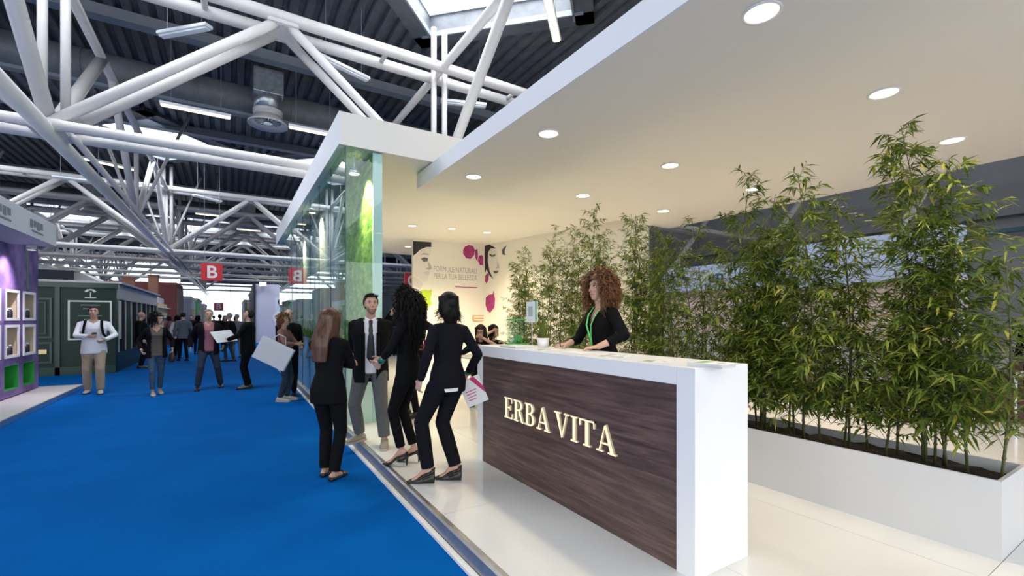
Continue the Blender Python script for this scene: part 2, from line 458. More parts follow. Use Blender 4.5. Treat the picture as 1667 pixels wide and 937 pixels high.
def downlight(u, v, z, r, label, power, group):
    p = on_z(u, v, z)
    t = empty('downlight', (p.x, p.y, z), 0, label, 'downlight', group)
    if r not in dlmesh:
        dlmesh[r] = (MB().lathe([(r * 1.0, -.001), (r * 1.22, -.001), (r * 1.22, -.010), (r * 1.05, -.013), (r, -.004)], 28, cap=False).mesh('ring', M_ring, True),
                     MB().lathe([(r, -.003), (r * .98, -.006), (r * .001, -.007)], 28, cap=True).mesh('lens', M_led))
    link('ring', dlmesh[r][0], t); link('lens', dlmesh[r][1], t)
    L = bpy.data.lights.new('downlight_beam', 'SPOT'); L.energy = power; L.color = (1.0, .82, .58); L.spot_size = R(125); L.spot_blend = .9; L.shadow_soft_size = r
    o = bpy.data.objects.new('downlight_beam', L); col.objects.link(o); o.parent = t; o.location = (0, 0, -.05)
gA = 'downlights in the big slab canopy'
for u, v, lab in [(1240, 20, 'largest downlight, nearest the canopy edge at the top'), (893, 217, 'downlight near the canopy edge, next in line after the largest one'),
                  (771, 287, 'downlight at the inner end of the canopy edge row'), (1439, 151, 'second largest downlight, in the middle of the slab canopy'),
                  (1091, 269, 'downlight in the middle row, beside the counter woman'), (949, 318, 'middle row downlight nearest the poster wall'),
                  (1550, 228, 'downlight half hidden by the tallest bamboo tips'), (1226, 307, 'downlight next to a lone bamboo tip'), (1080, 343, 'smallest downlight of the slab canopy, far end of its back row')]:
    downlight(u, v, ZS, .105, lab, 170 if u in (1080, 949, 1226) else 100, gA)
gB = 'downlights in the higher box canopy'
for u, v, lab in [(671, 367, 'first of three small downlights before the poster wall'), (735, 372, 'middle one of three small downlights before the poster wall'),
                  (793, 378, 'third of three small downlights before the poster wall'), (664, 401, 'downlight half hidden behind the poster wall corner')]:
    downlight(u, v, ZC, .10, lab, 300, gB)
# two more, out of the picture over the near end of the stand
downlight(1700, 560 - 640, ZS, .105, 'downlight over the near end of the planter', 95, gA)

# ---------------------------------------------------------------- glass display wall
GY0, GY1, GX0, GX1 = 6.46, 16.2, 1.33, 1.84
def print_mat():
    m = bpy.data.materials.new('waterfall_print'); m.use_nodes = True; nt = m.node_tree; b = nt.nodes['Principled BSDF']
    tc = nt.nodes.new('ShaderNodeTexCoord'); mp = nt.nodes.new('ShaderNodeMapping'); mp.inputs['Scale'].default_value = (1, .55, 1.15)
    n1 = nt.nodes.new('ShaderNodeTexNoise'); n1.inputs['Scale'].default_value = 9.0; n1.inputs['Detail'].default_value = 9; n1.inputs['Roughness'].default_value = .7
    r1 = nt.nodes.new('ShaderNodeValToRGB'); e = r1.color_ramp.elements
    e[0].position = .30; e[0].color = (.012, .05, .015, 1); e[1].position = .84; e[1].color = (.66, .76, .68, 1)
    for p, c in ((.42, (.06, .20, .03, 1)), (.52, (.14, .30, .04, 1)), (.62, (.30, .43, .12, 1))): x = e.new(p); x.color = c
    mp2 = nt.nodes.new('ShaderNodeMapping'); mp2.inputs['Scale'].default_value = (1, 1.1, .16)
    n2 = nt.nodes.new('ShaderNodeTexNoise'); n2.inputs['Scale'].default_value = 2.2; n2.inputs['Detail'].default_value = 8
    r2 = nt.nodes.new('ShaderNodeValToRGB'); f = r2.color_ramp.elements
    f[0].position = .38; f[0].color = (.30, .50, .55, 1); f[1].position = .65; f[1].color = (.85, .93, .95, 1)
    sep = nt.nodes.new('ShaderNodeSeparateXYZ'); mr = nt.nodes.new('ShaderNodeMapRange'); mr.inputs[1].default_value = 8.1; mr.inputs[2].default_value = 9.2
    mx = nt.nodes.new('ShaderNodeMix'); mx.data_type = 'RGBA'
    L = nt.links.new
    L(tc.outputs['Object'], mp.inputs[0]); L(mp.outputs[0], n1.inputs['Vector']); L(n1.outputs['Fac'], r1.inputs[0])
    L(tc.outputs['Object'], mp2.inputs[0]); L(mp2.outputs[0], n2.inputs['Vector']); L(n2.outputs['Fac'], r2.inputs[0])
    L(tc.outputs['Object'], sep.inputs[0]); L(sep.outputs['Y'], mr.inputs[0])
    L(mr.outputs[0], mx.inputs['Factor']); L(r1.outputs[0], mx.inputs['A']); L(r2.outputs[0], mx.inputs['B']); L(mx.outputs['Result'], b.inputs['Base Color'])
    b.inputs['Roughness'].default_value = .5
    return m
gw = empty('glass_display_wall', (0, 0, 0), 0, 'tall glass display wall with a green waterfall print inside', 'display wall')
MB().box((1.71, GY0 + .05, PZ), (1.835, GY1, ZC - .02)).build('print_panel', print_mat(), gw, label='panel printed with green plants and falling water')
MB().box((1.36, GY0 + .03, PZ), (1.71, GY1, 1.17)).build('plinth', M_pale_green, gw)
MB().box((1.36, GY0 + .03, 1.17), (1.71, GY1, 1.21)).build('shelf', mat('moss_bed', (.10, .22, .03), .9, noise=.7, nscale=30), gw)
n = 9; L = (GY1 - GY0) / n
for i in range(n):
    y0 = GY0 + i * L
    MB().box((GX0, y0 + .004, PZ), (GX0 + .010, y0 + L - .004, ZC)).build('glass_pane', M_glass, gw)
    if i: MB().box((GX0 - .001, y0 - .004, PZ), (GX0 + .011, y0 + .004, ZC)).build('seam', M_gedge, gw)
MB().box((GX0 + .012, GY0, PZ), (GX1, GY0 + .010, ZC)).build('glass_pane', M_glass, gw)
MB().box((GX0, GY0 - .002, PZ), (GX0 + .012, GY0 + .012, ZC)).build('corner_seam', M_gedge, gw)
MB().box((1.712, GY0 + .013, PZ), (1.84, GY0 + .048, ZC - .01)).build('end_post', mat('teal_post', (.60, .78, .74), .4), gw)
# moss tufts and driftwood along the shelf
tf = MB()
r2 = random.Random(3)
for i in range(420):
    y = GY0 + .1 + r2.random() * 9.4; x = 1.39 + r2.random() * .28; h = .05 + .16 * r2.random() ** 2
    a = r2.random() * 6.28; w2 = .012 + .012 * r2.random(); dx, dy = math.cos(a) * w2, math.sin(a) * w2; lx, ly = (r2.random() - .5) * .08, (r2.random() - .5) * .1
    tf.add([(x - dx, y - dy, 1.20), (x + dx, y + dy, 1.20), (x + lx, y + ly, 1.2 + h)], [(0, 1, 2)])
tf.build('moss', mat('moss_green', (.16, .34, .04), .8, noise=.6, nscale=9), gw, kind='stuff')
for i, (u, v) in enumerate([(577, 284), (508, 347), (483, 386)]):
    p = on_x(u, v, 1.52)
    q = empty('display_spotlight', p, 0, ['nearest warm halogen spot inside the glass wall', 'second warm halogen spot inside the glass wall', 'farthest warm halogen spot inside the glass wall'][i], 'spotlight', 'halogen spots in the glass wall')
    MB().lathe([(.03, .10), (.05, .08), (.09, 0), (.085, 0), (.04, .06)], 16, cap=False).build('reflector', M_zinc, q, smooth=True)
    MB().ball((0, 0, .02), (.07, .07, .025), 14, 7).build('bulb', emat('halogen', (1, .85, .5), 14), q)
    MB().tube([(0, 0, .08), (0, 0, ZC - p.z)], .012, 8).build('stem', M_zinc, q)
    Lg = bpy.data.lights.new('halogen_beam', 'SPOT'); Lg.energy = 300; Lg.color = (1, .82, .45); Lg.spot_size = R(100); Lg.spot_blend = .9; Lg.shadow_soft_size = .05
    o = bpy.data.objects.new('halogen_beam', Lg); col.objects.link(o); o.parent = q; o.location = (0, 0, -.03); o.rotation_euler = (0, R(-30), 0)

# ---------------------------------------------------------------- poster wall
M_poster = mat('poster_cream', (.84, .80, .72), .6)
M_ink = mat('ink_grey', (.10, .10, .11), .6)
M_ink2 = mat('ink_mid', (.42, .40, .38), .6)
M_ink3 = mat('ink_light', (.64, .61, .57), .6)
M_hairink = mat('ink_black', (.018, .018, .02), .5, noise=.5, nscale=14)
M_mag = mat('petal_magenta', (.42, .03, .19), .6, noise=.35, nscale=7)
M_lime = mat('leaf_lime', (.48, .66, .03), .6)
WA = on_y(672, 420, 12.9)
WBx = on_y(786, 420, 12.9).x
wall = empty('wall_poster', (0, 0, 0)); wall['kind'] = 'structure'
MB().box((WA.x, 12.9, PZ), (WBx, 13.0, ZC)).build('poster_panel', M_poster, wall)
pe = Vector((8.05, 7.15, 0))
a0 = Vector((WBx, 12.9, 0)); dirb = (pe - a0).normalized(); nrm = Vector((-dirb.y, dirb.x, 0))
if nrm.dot(-a0) < 0: nrm = -nrm
Lb = (pe - a0).length
T2 = basis(a0, dirb, -nrm, (0, 0, 1))
MB().box((0, 0, PZ), (Lb, .1, ZC), M=T2).build('poster_panel', M_poster, wall)
def decal(parent, name, poly, m, T, off):
    """flat print on the wall: outline in wall coordinates (x along, z up)"""
    MB().prism([(x, z) for x, z in poly], -.002, T @ Matrix.Translation((0, -off, 0))).build(name, m, parent)
def blob(cx, cz, rx, rz, n=18, rot=0.0, fn=None):
    o = []
    for i in range(n):
        a = 2 * math.pi * i / n; k = fn(a) if fn else 1
        x, z = rx * math.cos(a) * k, rz * math.sin(a) * k
        o.append((cx + x * math.cos(rot) - z * math.sin(rot), cz + x * math.sin(rot) + z * math.cos(rot)))
    return o
# wall coordinates of the first panel through the photograph's points
TW = Matrix.Translation((0, 12.9, 0))
def W1(pts): 
    o = []
    for u, v in pts:
        q = on_y(u, v, 12.9); o.append((q.x, q.z))
    return o
pf = empty('portrait_print', (0, 0, 0), 0, 'black and white printed face of a woman at the poster wall left edge', 'print', 'prints on the poster wall')
decal(pf, 'face', W1([(673, 420), (699, 393), (702, 400), (701, 413), (697, 420), (700, 428), (704, 438), (699, 440), (700, 446), (697, 449), (697, 455), (690, 459), (682, 452), (673, 446)]), mat('ink_skin', (.76, .72, .66), .6), TW, .001)
decal(pf, 'hair', W1([(672.5, 392), (702, 394), (702, 402), (694, 402), (684, 406), (677, 413), (672.5, 416)]), M_hairink, TW, .003)
decal(pf, 'eye', W1([(685, 421), (690, 418.5), (697, 420), (696, 425), (690, 426)]), M_ink, TW, .003)
decal(pf, 'eyebrow', W1([(683, 415), (690, 411.5), (698, 413), (698, 415), (690, 414)]), M_ink2, TW, .003)
decal(pf, 'nose', W1([(697, 426), (701, 431), (703, 437), (699, 439), (692, 437), (698, 435)]), M_ink2, TW, .003)
decal(pf, 'lips', W1([(690, 442), (698, 441), (699, 444), (697, 448), (690, 445)]), M_ink3, TW, .003)
decal(pf, 'neck_shade', W1([(673, 449), (683, 455), (689, 462), (684, 470), (673, 464)]), mat('ink_shade', (.72, .68, .62), .6), TW, .003)
pt = empty('petal_print', (0, 0, 0), 0, 'magenta flower petals printed at the top of the poster wall', 'print', 'prints on the poster wall')
decal(pt, 'petal', W1([(757, 401), (763, 398.5), (770, 400), (773, 407), (772, 415), (766, 421), (759, 420), (754, 413), (754, 406)]), M_mag, TW, .002)
decal(pt, 'petal', W1([(773, 407), (777, 405), (778, 414), (777, 426), (774, 420)]), M_mag, TW, .002)
decal(pt, 'petal', W1([(779, 417), (784, 414), (786, 418), (786, 432), (781, 431), (778, 424)]), M_mag, TW, .002)
lf = empty('leaf_print', (0, 0, 0), 0, 'lime green leaf printed low on the poster wall', 'print', 'prints on the poster wall')
decal(lf, 'leaf', W1([(681, 478), (686, 472), (693, 471), (698, 473), (703, 470), (702.5, 480), (700, 489), (704, 494), (697, 500), (692, 508), (689, 503), (690, 494), (685, 488)]), M_lime, TW, .002)
q = on_y(742, 441, 12.9)
tx = empty('poster_slogan', (0, 0, 0), 0, 'thin grey slogan text printed on the cream poster wall', 'lettering', 'prints on the poster wall')
hx = on_y(777, 441, 12.9).x - on_y(707, 441, 12.9).x
for s, v in (('FORMULE NATURALI', 439.5), ('PER LA TUA BELLEZZA', 451.0)):
    o = text_obj('text', s, .235, FACE_NEG_Y(0, 0, 0), M_ink2, tx, ext=.001)
    wv = max(x.co.x for x in o.data.vertices) - min(x.co.x for x in o.data.vertices)
    o.data.transform(Matrix.Diagonal((hx / wv, 1, 1, 1)))
    q = on_y(742, v, 12.9); o.location = (q.x, 12.896, q.z)
decal(tx, 'red_line', W1([(741, 466), (777, 467.3), (777, 468.5), (741, 467.2)]), M_mag, TW, .002)
# second, slanting panel
def W2(pts):
    o = []
    for u, v in pts:
        dd = ray(u, v); den = dd.x * nrm.x + dd.y * nrm.y
        tt = (a0.x * nrm.x + a0.y * nrm.y) / den
        q = Vector((0, 0, CAM_H)) + dd * tt
        o.append(((q - a0).dot(dirb), q.z))
    return o
pg = empty('portrait_print', (0, 0, 0), 0, 'black and white drawn face printed on the slanting wall behind bamboo', 'print', 'prints on the poster wall')
decal(pg, 'face', W2([(792, 401), (806, 403), (810, 410), (810, 420), (814, 436), (808, 441), (809, 447), (804, 455), (798, 446), (793, 428)]), mat('ink_skin2', (.74, .71, .66), .6), T2, .001)
decal(pg, 'hair', W2([(789, 400), (797, 398), (808, 404), (799, 404), (795, 410), (794, 424), (797, 440), (803, 454), (797, 448), (792, 438), (789.5, 445)]), M_hairink, T2, .003)
decal(pg, 'eye', W2([(797, 412), (802, 415), (807, 413), (806, 417), (801, 418), (797, 416)]), M_ink, T2, .004)
decal(pg, 'nose', W2([(809, 424), (812, 433), (813, 436), (807, 436), (810, 433)]), M_ink2, T2, .004)
decal(pg, 'lips', W2([(803, 441), (812, 440.5), (810, 444), (805, 445)]), M_ink, T2, .004)
decal(pg, 'eye', W2([(817, 407), (820, 403), (825, 399), (822, 407), (822, 412), (824, 415), (818, 414)]), M_ink, T2, .004)
pp = empty('petal_print', (0, 0, 0), 0, 'two magenta petals printed low on the slanting wall', 'print', 'prints on the poster wall')
decal(pp, 'petal', W2([(790, 449), (793, 444), (796, 446), (795, 457), (792, 461), (789.5, 458)]), M_mag, T2, .002)
decal(pp, 'petal', W2([(791, 484), (796, 479.5), (802, 478.5), (803.5, 473.5), (804.5, 474), (804.5, 480), (806, 487), (805, 500), (798, 509), (793, 505), (790.5, 496)]), M_mag, T2, .002)

# ---------------------------------------------------------------- reception counter
def wood_mat():
    m = bpy.data.materials.new('dark_wood'); m.use_nodes = True; nt = m.node_tree; b = nt.nodes['Principled BSDF']; L = nt.links.new
    tc = nt.nodes.new('ShaderNodeTexCoord'); mp = nt.nodes.new('ShaderNodeMapping'); mp.inputs['Scale'].default_value = (1, .55, 9)
    n1 = nt.nodes.new('ShaderNodeTexNoise'); n1.inputs['Scale'].default_value = 3.2; n1.inputs['Detail'].default_value = 9; n1.inputs['Roughness'].default_value = .65; n1.inputs['Distortion'].default_value = .5
    r1 = nt.nodes.new('ShaderNodeValToRGB'); e = r1.color_ramp.elements
    e[0].position = .33; e[0].color = (.055, .033, .029, 1); e[1].position = .68; e[1].color = (.20, .125, .105, 1)
    x = e.new(.5); x.color = (.115, .069, .060, 1)
    mp2 = nt.nodes.new('ShaderNodeMapping'); mp2.inputs['Scale'].default_value = (1, 1.5, 90)
    n2 = nt.nodes.new('ShaderNodeTexNoise'); n2.inputs['Scale'].default_value = 3; n2.inputs['Detail'].default_value = 3
    mx = nt.nodes.new('ShaderNodeMix'); mx.data_type = 'RGBA'; mx.blend_type = 'MULTIPLY'; mx.inputs['Factor'].default_value = .35
    L(tc.outputs['Object'], mp.inputs[0]); L(mp.outputs[0], n1.inputs['Vector']); L(n1.outputs['Fac'], r1.inputs[0])
    L(tc.outputs['Object'], mp2.inputs[0]); L(mp2.outputs[0], n2.inputs['Vector'])
    L(r1.outputs[0], mx.inputs['A']); L(n2.outputs['Color'], mx.inputs['B']); L(mx.outputs['Result'], b.inputs['Base Color'])
    b.inputs['Roughness'].default_value = .42
    return m
CX0, CX1, CY0, CY1, CZ = 2.19, 2.70, 1.60, 4.21, 1.282
M_cf = mat('counter_laminate', (.83, .84, .86), .35)
ct = empty('reception_counter', (0, 0, 0), 0, 'white reception counter with a dark wood front and glowing letters', 'counter')
MB().box((CX0, CY0, PZ), (CX1, CY0 + .125, CZ)).build('end_panel', M_cf, ct, bevel=.003)
MB().box((CX0, CY1 - .10, PZ), (CX1, CY1, CZ)).build('end_panel', M_cf, ct, bevel=.003)
MB().box((CX0, CY0 + .127, CZ - .105), (CX1, CY1 - .102, CZ)).build('top', M_cf, ct, bevel=.003)
MB().box((CX0 + .012, CY0 + .125, PZ), (CX0 + .034, CY1 - .10, CZ - .105)).build('wood_front', wood_mat(), ct)
MB().box((CX0 + .3, CY0 + .125, .62), (CX1 - .02, CY1 - .1, .64)).build('inner_shelf', M_cf, ct)

# raised glowing serif letters, each a part
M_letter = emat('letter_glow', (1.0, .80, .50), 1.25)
M_halo = mat('letter_side', (.75, .62, .42), .4)
def arc(cx, cz, rx, rz, a0, a1, n=12): return [(cx + rx * math.cos(R(a0 + (a1 - a0) * i / n)), cz + rz * math.sin(R(a0 + (a1 - a0) * i / n))) for i in range(n + 1)]
def bar(x0, z0, x1, z1): return [(x0, z0), (x1, z0), (x1, z1), (x0, z1)]
def serif(cx, z, wd=.30, up=1): return [(cx - wd / 2, z), (cx + wd / 2, z), (cx + wd / 2, z + .045 * up), (cx - wd / 2, z + .045 * up)]
def band(outer, inner): return [[outer[i], outer[i + 1], inner[i + 1], inner[i]] for i in range(len(outer) - 1)]
TK, TN = .15, .06
G = {}
G['E'] = (.66, [bar(.08, 0, .08 + TK, 1), bar(0, 0, .62, TN), bar(0, 1 - TN, .60, 1), bar(.2, .49, .46, .49 + TN), [(.56, .0), (.64, .0), (.66, .27), (.62, .27)], [(.54, 1), (.61, 1), (.61, .75), (.575, .75)], bar(.44, .40, .475, .64)])
bowl = band(arc(.36, .755, .27, .245, -90, 90), arc(.36, .755, .13, .185, -90, 90))
G['R'] = (.74, [bar(.08, 0, .08 + TK, 1), bar(0, 0, .33, TN), bar(0, 1 - TN, .36, 1), bar(.2, .51, .36, .57)] + bowl + [[(.34, .53), (.50, .50), (.68, .05), (.56, 0)], bar(.56, 0, .76, TN)])
G['B'] = (.70, [bar(.08, 0, .08 + TK, 1), bar(0, 0, .38, TN), bar(0, 1 - TN, .36, 1), bar(.2, .50, .38, .55)] + band(arc(.35, .765, .25, .235, -90, 90), arc(.35, .765, .11, .175, -90, 90)) + band(arc(.37, .275, .30, .275, -90, 90), arc(.37, .275, .15, .215, -90, 90)))
G['A'] = (.84, [[(.36, .96), (.44, 1.02), (.80, .03), (.64, .03)], [(.36, .96), (.40, .98), (.17, .03), (.105, .03)], bar(.20, .30, .62, .36), bar(0, 0, .29, TN), bar(.53, 0, .88, TN)])
G['V'] = (.84, [[(.08, .97), (.24, .97), (.47, .0), (.41, -.02)], [(.66, .97), (.725, .97), (.47, 0), (.42, .06)], bar(-.02, 1 - TN, .34, 1), bar(.55, 1 - TN, .84, 1)])
G['I'] = (.36, [bar(.10, 0, .10 + TK, 1), bar(0, 0, .35, TN), bar(0, 1 - TN, .35, 1)])
G['T'] = (.74, [bar(.295, 0, .295 + TK, 1), bar(.19, 0, .55, TN), bar(.0, 1 - TN, .74, 1), [(0, 1), (.06, 1), (.04, .73), (0, .73)], [(.74, 1), (.68, 1), (.70, .73), (.74, .73)]])
Y_l = on_x(822, 645, CX0).y; Y_r = on_x(1002, 700, CX0).y
z_b = on_x(822, 678, CX0).z; z_t = on_x(822, 645, CX0).z
HT = (z_t - z_b) * 1.0
word = 'ERBA VITA'; adv = []; xx = 0
for ch in word:
    if ch == ' ': xx += .22; continue
    adv.append((ch, xx)); xx += G[ch][0] + .10
sx = (Y_l - Y_r) / (xx - .10)
for ch, x0 in adv:
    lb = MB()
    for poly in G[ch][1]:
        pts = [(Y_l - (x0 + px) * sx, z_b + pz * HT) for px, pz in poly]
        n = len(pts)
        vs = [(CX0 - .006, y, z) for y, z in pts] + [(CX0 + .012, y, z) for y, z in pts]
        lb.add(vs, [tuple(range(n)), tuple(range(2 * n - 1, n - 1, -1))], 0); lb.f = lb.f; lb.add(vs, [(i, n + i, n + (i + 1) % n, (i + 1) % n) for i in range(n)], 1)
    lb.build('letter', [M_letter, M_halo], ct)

# ---------------------------------------------------------------- planter with soil
PX0, PX1, PY0, PY1, PH = 3.93, 4.53, .76, 6.9, .58
M_planter = mat('planter_white', (.63, .64, .66), .5, noise=.04, nscale=2)
pn = empty('planter', (0, 0, 0), 0, 'long low white planter box filled with bamboo behind the counter', 'planter')
MB().box((PX0, PY0, PZ), (PX0 + .022, PY1, PH)).build('front_panel', M_planter, pn)
MB().box((PX1 - .022, PY0, PZ), (PX1, PY1, PH)).build('back_panel', M_planter, pn)
MB().box((PX0 + .022, PY0, PZ), (PX1 - .022, PY0 + .022, PH)).build('end_panel', M_planter, pn)
MB().box((PX0 + .022, PY1 - .022, PZ), (PX1 - .022, PY1, PH)).build('end_panel', M_planter, pn)
s = MB(); nx, ny = 7, 70
for j in range(ny + 1):
    for i in range(nx + 1):
        s.v.append((PX0 + .022 + (PX1 - PX0 - .044) * i / nx, PY0 + .022 + (PY1 - PY0 - .044) * j / ny, PH - .07 + .05 * (rng.random() - .5)))
for j in range(ny):
    for i in range(nx):
        a = j * (nx + 1) + i; s.f.append((a, a + 1, a + nx + 2, a + nx + 1)); s.m.append(0)
s.build('soil', mat('soil', (.030, .018, .012), .95, noise=.6, nscale=30), pn, kind='stuff')
# ================================================================ BAMBOO
def leaf_mat():
    m = bpy.data.materials.new('bamboo_leaf'); m.use_nodes = True; nt = m.node_tree; nt.nodes.clear(); L = nt.links.new
    o = nt.nodes.new('ShaderNodeOutputMaterial'); g = nt.nodes.new('ShaderNodeNewGeometry'); rp = nt.nodes.new('ShaderNodeValToRGB'); e = rp.color_ramp.elements
    e[0].position = 0; e[0].color = (.05, .095, .014, 1); e[1].position = 1; e[1].color = (.42, .38, .06, 1)
    for p, c in ((.35, (.10, .16, .022, 1)), (.7, (.18, .24, .035, 1)), (.9, (.28, .32, .05, 1))): x = e.new(p); x.color = c
    d1 = nt.nodes.new('ShaderNodeBsdfPrincipled'); d1.inputs['Roughness'].default_value = .45; d1.inputs['Specular IOR Level'].default_value = .35
    t1 = nt.nodes.new('ShaderNodeBsdfTranslucent'); mx = nt.nodes.new('ShaderNodeMixShader'); mx.inputs[0].default_value = .3
    L(g.outputs['Random Per Island'], rp.inputs[0]); L(rp.outputs[0], d1.inputs['Base Color']); L(rp.outputs[0], t1.inputs[0])
    L(d1.outputs[0], mx.inputs[1]); L(t1.outputs[0], mx.inputs[2]); L(mx.outputs[0], o.inputs[0])
    return m
M_leaf = leaf_mat()
M_cane = mat('bamboo_cane', (.10, .11, .03), .45, noise=.5, nscale=18)
M_twig = mat('bamboo_twig', (.14, .15, .04), .6)
def bamboo(x, y, heights, seed, label, dens=1.0, low=.22):
    rg = random.Random(seed)
    t = empty('bamboo', (x, y, PH - .06), 0, label, 'bamboo', 'bamboo in the white planter')
    LV, LF = [], []
    tw = MB()
    for ci, h in enumerate(heights):
        bx, by = (rg.random() - .5) * .20, (rg.random() - .5) * .44
        lx, ly = (rg.random() - .5) * .26 * h / 2, (rg.random() - .5) * .5 * h / 2
        bow = (rg.random() - .5) * .12
        ns = 12
        pts = [Vector((bx + lx * (i / ns) ** 1.7, by + ly * (i / ns) ** 1.7 + bow * math.sin(math.pi * i / ns), h * i / ns)) for i in range(ns + 1)]
        rr = [.0085 * (1 - .85 * i / ns) + .0008 for i in range(ns + 1)]
        c = MB().tube(pts, rr, 6)
        z = .16
        while z < h - .1:
            k = z / h * ns; i = int(k); p = pts[i].lerp(pts[i + 1], k - i); r0 = rr[i] * 1.35
            c.tube([p - Vector((0, 0, .006)), p + Vector((0, 0, .006))], r0, 6); z += .15 + .06 * rg.random()
        c.build('cane', M_cane, t, smooth=True)
        z = low * h
        while z < h * .99:
            f = z / h; k = f * ns; i = min(int(k), ns - 1); p = pts[i].lerp(pts[i + 1], k - i)
            nb = 2 if f > .85 else 3
            for b in range(nb):
                if rg.random() > dens: continue
                a = rg.random() * 6.283
                bl = (.34 * (1 - f) ** .45 + .10) * (.5 + .7 * rg.random())
                el = .35 + .75 * rg.random()
                d0 = Vector((math.cos(a) * math.cos(el), math.sin(a) * math.cos(el), math.sin(el)))
                q = [p, p + d0 * bl * .5, p + d0 * bl + Vector((0, 0, -.22 * bl))]
                tw.tube(q, [.0022, .0016, .0008], 3, cap=False)
                nl = int(8 + 13 * bl / .4)
                for l in range(nl):
                    s = .25 + .75 * (l + rg.random()) / nl
                    base = q[0].lerp(q[1], s * 2) if s < .5 else q[1].lerp(q[2], s * 2 - 1)
                    la = a + (rg.random() - .5) * 2.8; le = -.75 + rg.random() * 1.35
                    dl = Vector((math.cos(la) * math.cos(le), math.sin(la) * math.cos(le), math.sin(le)))
                    ln = (.058 + .070 * rg.random()) * (.8 if y > 2.9 else 1); wd = ln * (.066 + .035 * rg.random())
                    sd = dl.cross(Vector((0, 0, 1))).normalized() * wd
                    sd = sd + Vector((0, 0, (rg.random() - .5) * wd * 1.4))
                    m1 = base + dl * ln * .4; tip = base + dl * ln + Vector((0, 0, -.22 * ln))
                    n0 = len(LV); dn = Vector((0, 0, -wd * .35))
                    LV.extend([base, m1 + sd, m1 + dn, m1 - sd, tip]); LF.extend([(n0, n0 + 2, n0 + 1), (n0, n0 + 3, n0 + 2), (n0 + 1, n0 + 2, n0 + 4), (n0 + 2, n0 + 3, n0 + 4)])
            z += (.040 + .032 * rg.random())
    tw.build('twigs', M_twig, t, kind='stuff')
    me = bpy.data.meshes.new('foliage'); me.from_pydata(LV, [], LF); me.materials.append(M_leaf)
    tag(link('foliage', me, t), kind='stuff')
spec = [  # y, cane heights above soil, density, lowest leaves
    (.98, (2.15, 1.75, 2.5, 1.5, 1.2), .95, .14, 'bamboo nearest the open end of the planter, sparse low stems'),
    (1.36, (2.42, 2.0, 1.75, 1.4, 1.1), 1.0, .10, 'second bamboo from the open planter end, one very tall cane arching left'),
    (1.78, (2.25, 1.6, 1.75, 1.3, 1.0), .95, .12, 'third bamboo from the open planter end, wide and bushy'),
    (2.20, (1.9, 2.2, 1.75, 1.45, 1.05), 1.0, .10, 'fourth bamboo from the open planter end, leafy to the soil'),
    (2.62, (2.50, 1.75, 1.65, 1.4, 1.1), .95, .10, 'fifth bamboo from the open end, tall tip beside a downlight'),
    (3.04, (2.15, 1.95, 1.8, 1.4), 1.0, .10, 'bamboo seen just right of the counter end, dense and short'),
    (3.48, (2.3, 2.05, 1.9, 1.6), 1.0, .12, 'bamboo behind the white counter end, dense dark foliage'),
    (3.92, (2.35, 1.9, 1.7, 1.4), .95, .14, 'bamboo just right of the counter woman'),
    (4.38, (2.2, 1.8, 1.7, 1.5), .9, .14, 'bamboo directly behind the counter woman'),
    (4.86, (2.55, 2.1, 1.9, 1.6), .95, .16, 'bamboo just left of the counter woman, tall thin tips'),
    (5.36, (2.3, 2.4, 2.1, 1.8), .9, .18, 'bright yellow-green bamboo, third from the far planter end'),
    (5.88, (2.5, 2.1, 1.9, 2.2), .85, .18, 'pale bamboo, second from the far planter end'),
    (6.42, (2.1, 1.8, 2.0, 1.6), .8, .18, 'last bamboo at the far planter end near the poster wall'),
]
for i, (y, hs, dn, lw, lab) in enumerate(spec):
    bamboo(4.23 + .05 * math.sin(i * 2.1), y, hs, 100 + i, lab, dn, lw)

# ================================================================ THINGS ON THE COUNTER
M_paper = mat('paper', (.82, .83, .82), .6)
M_pgreen = mat('print_green', (.25, .42, .18), .6)
M_pgrey = mat('print_grey', (.45, .50, .50), .6)
def leaflet(u, v, sz, rz, n, label, accent, group='leaflets on the counter', name='leaflet_stack', cat='leaflets'):
    p = on_z(u, v, CZ + n * .0022)
    p.x = min(max(p.x, CX0 + .04 + abs(sz[0] / 2 * math.cos(rz)) + abs(sz[1] / 2 * math.sin(rz))), CX1 - .02 - sz[0] / 2)
    t = empty(name, (p.x, p.y, CZ + .001), rz, label, cat, group)
    for i in range(n):
        a = (rng.random() - .5) * .06 if n > 1 else 0
        MB().cbox((rng.uniform(-.003, .003), rng.uniform(-.003, .003), .0011 + i * .0022), (sz[0], sz[1], .0018), rz=a).build('sheet', M_paper, t)
    if accent:
        MB().cbox((0, sz[1] * .22, n * .0022 + .0003), (sz[0] * .8, sz[1] * .3, .0005)).build('print', accent, t)
        MB().cbox((sz[0] * .1, -sz[1] * .25, n * .0022 + .0003), (sz[0] * .5, sz[1] * .08, .0005)).build('print', M_pgrey, t)
leaflet(1158, 590, (.155, .21), R(4), 11, 'thick stack of white leaflets on the near end of the counter', M_pgreen)
leaflet(1068, 588, (.10, .21), R(20), 1, 'single flat leaflet with green edge, next to the thick stack', M_pgreen)
leaflet(1003, 578, (.10, .20), R(8), 4, 'grey-green leaflet pile right of the counter woman\'s forearm', M_pgrey)
leaflet(960, 582, (.10, .20), R(-20), 1, 'single leaflet lying in front of the counter woman', M_pgreen)
leaflet(938, 573, (.15, .22), R(5), 2, 'white sheets between the counter woman\'s hands', None)
leaflet(893, 567, (.10, .20), R(0), 4, 'grey leaflet pile left of the counter woman\'s hand', M_pgrey)
leaflet(836, 562, (.20, .29), R(0), 9, 'white leaflet stack at the far end of the counter', M_pgreen)
leaflet(860, 571, (.10, .20), R(12), 1, 'thin leaflet in front of the far white stack', M_pgreen)
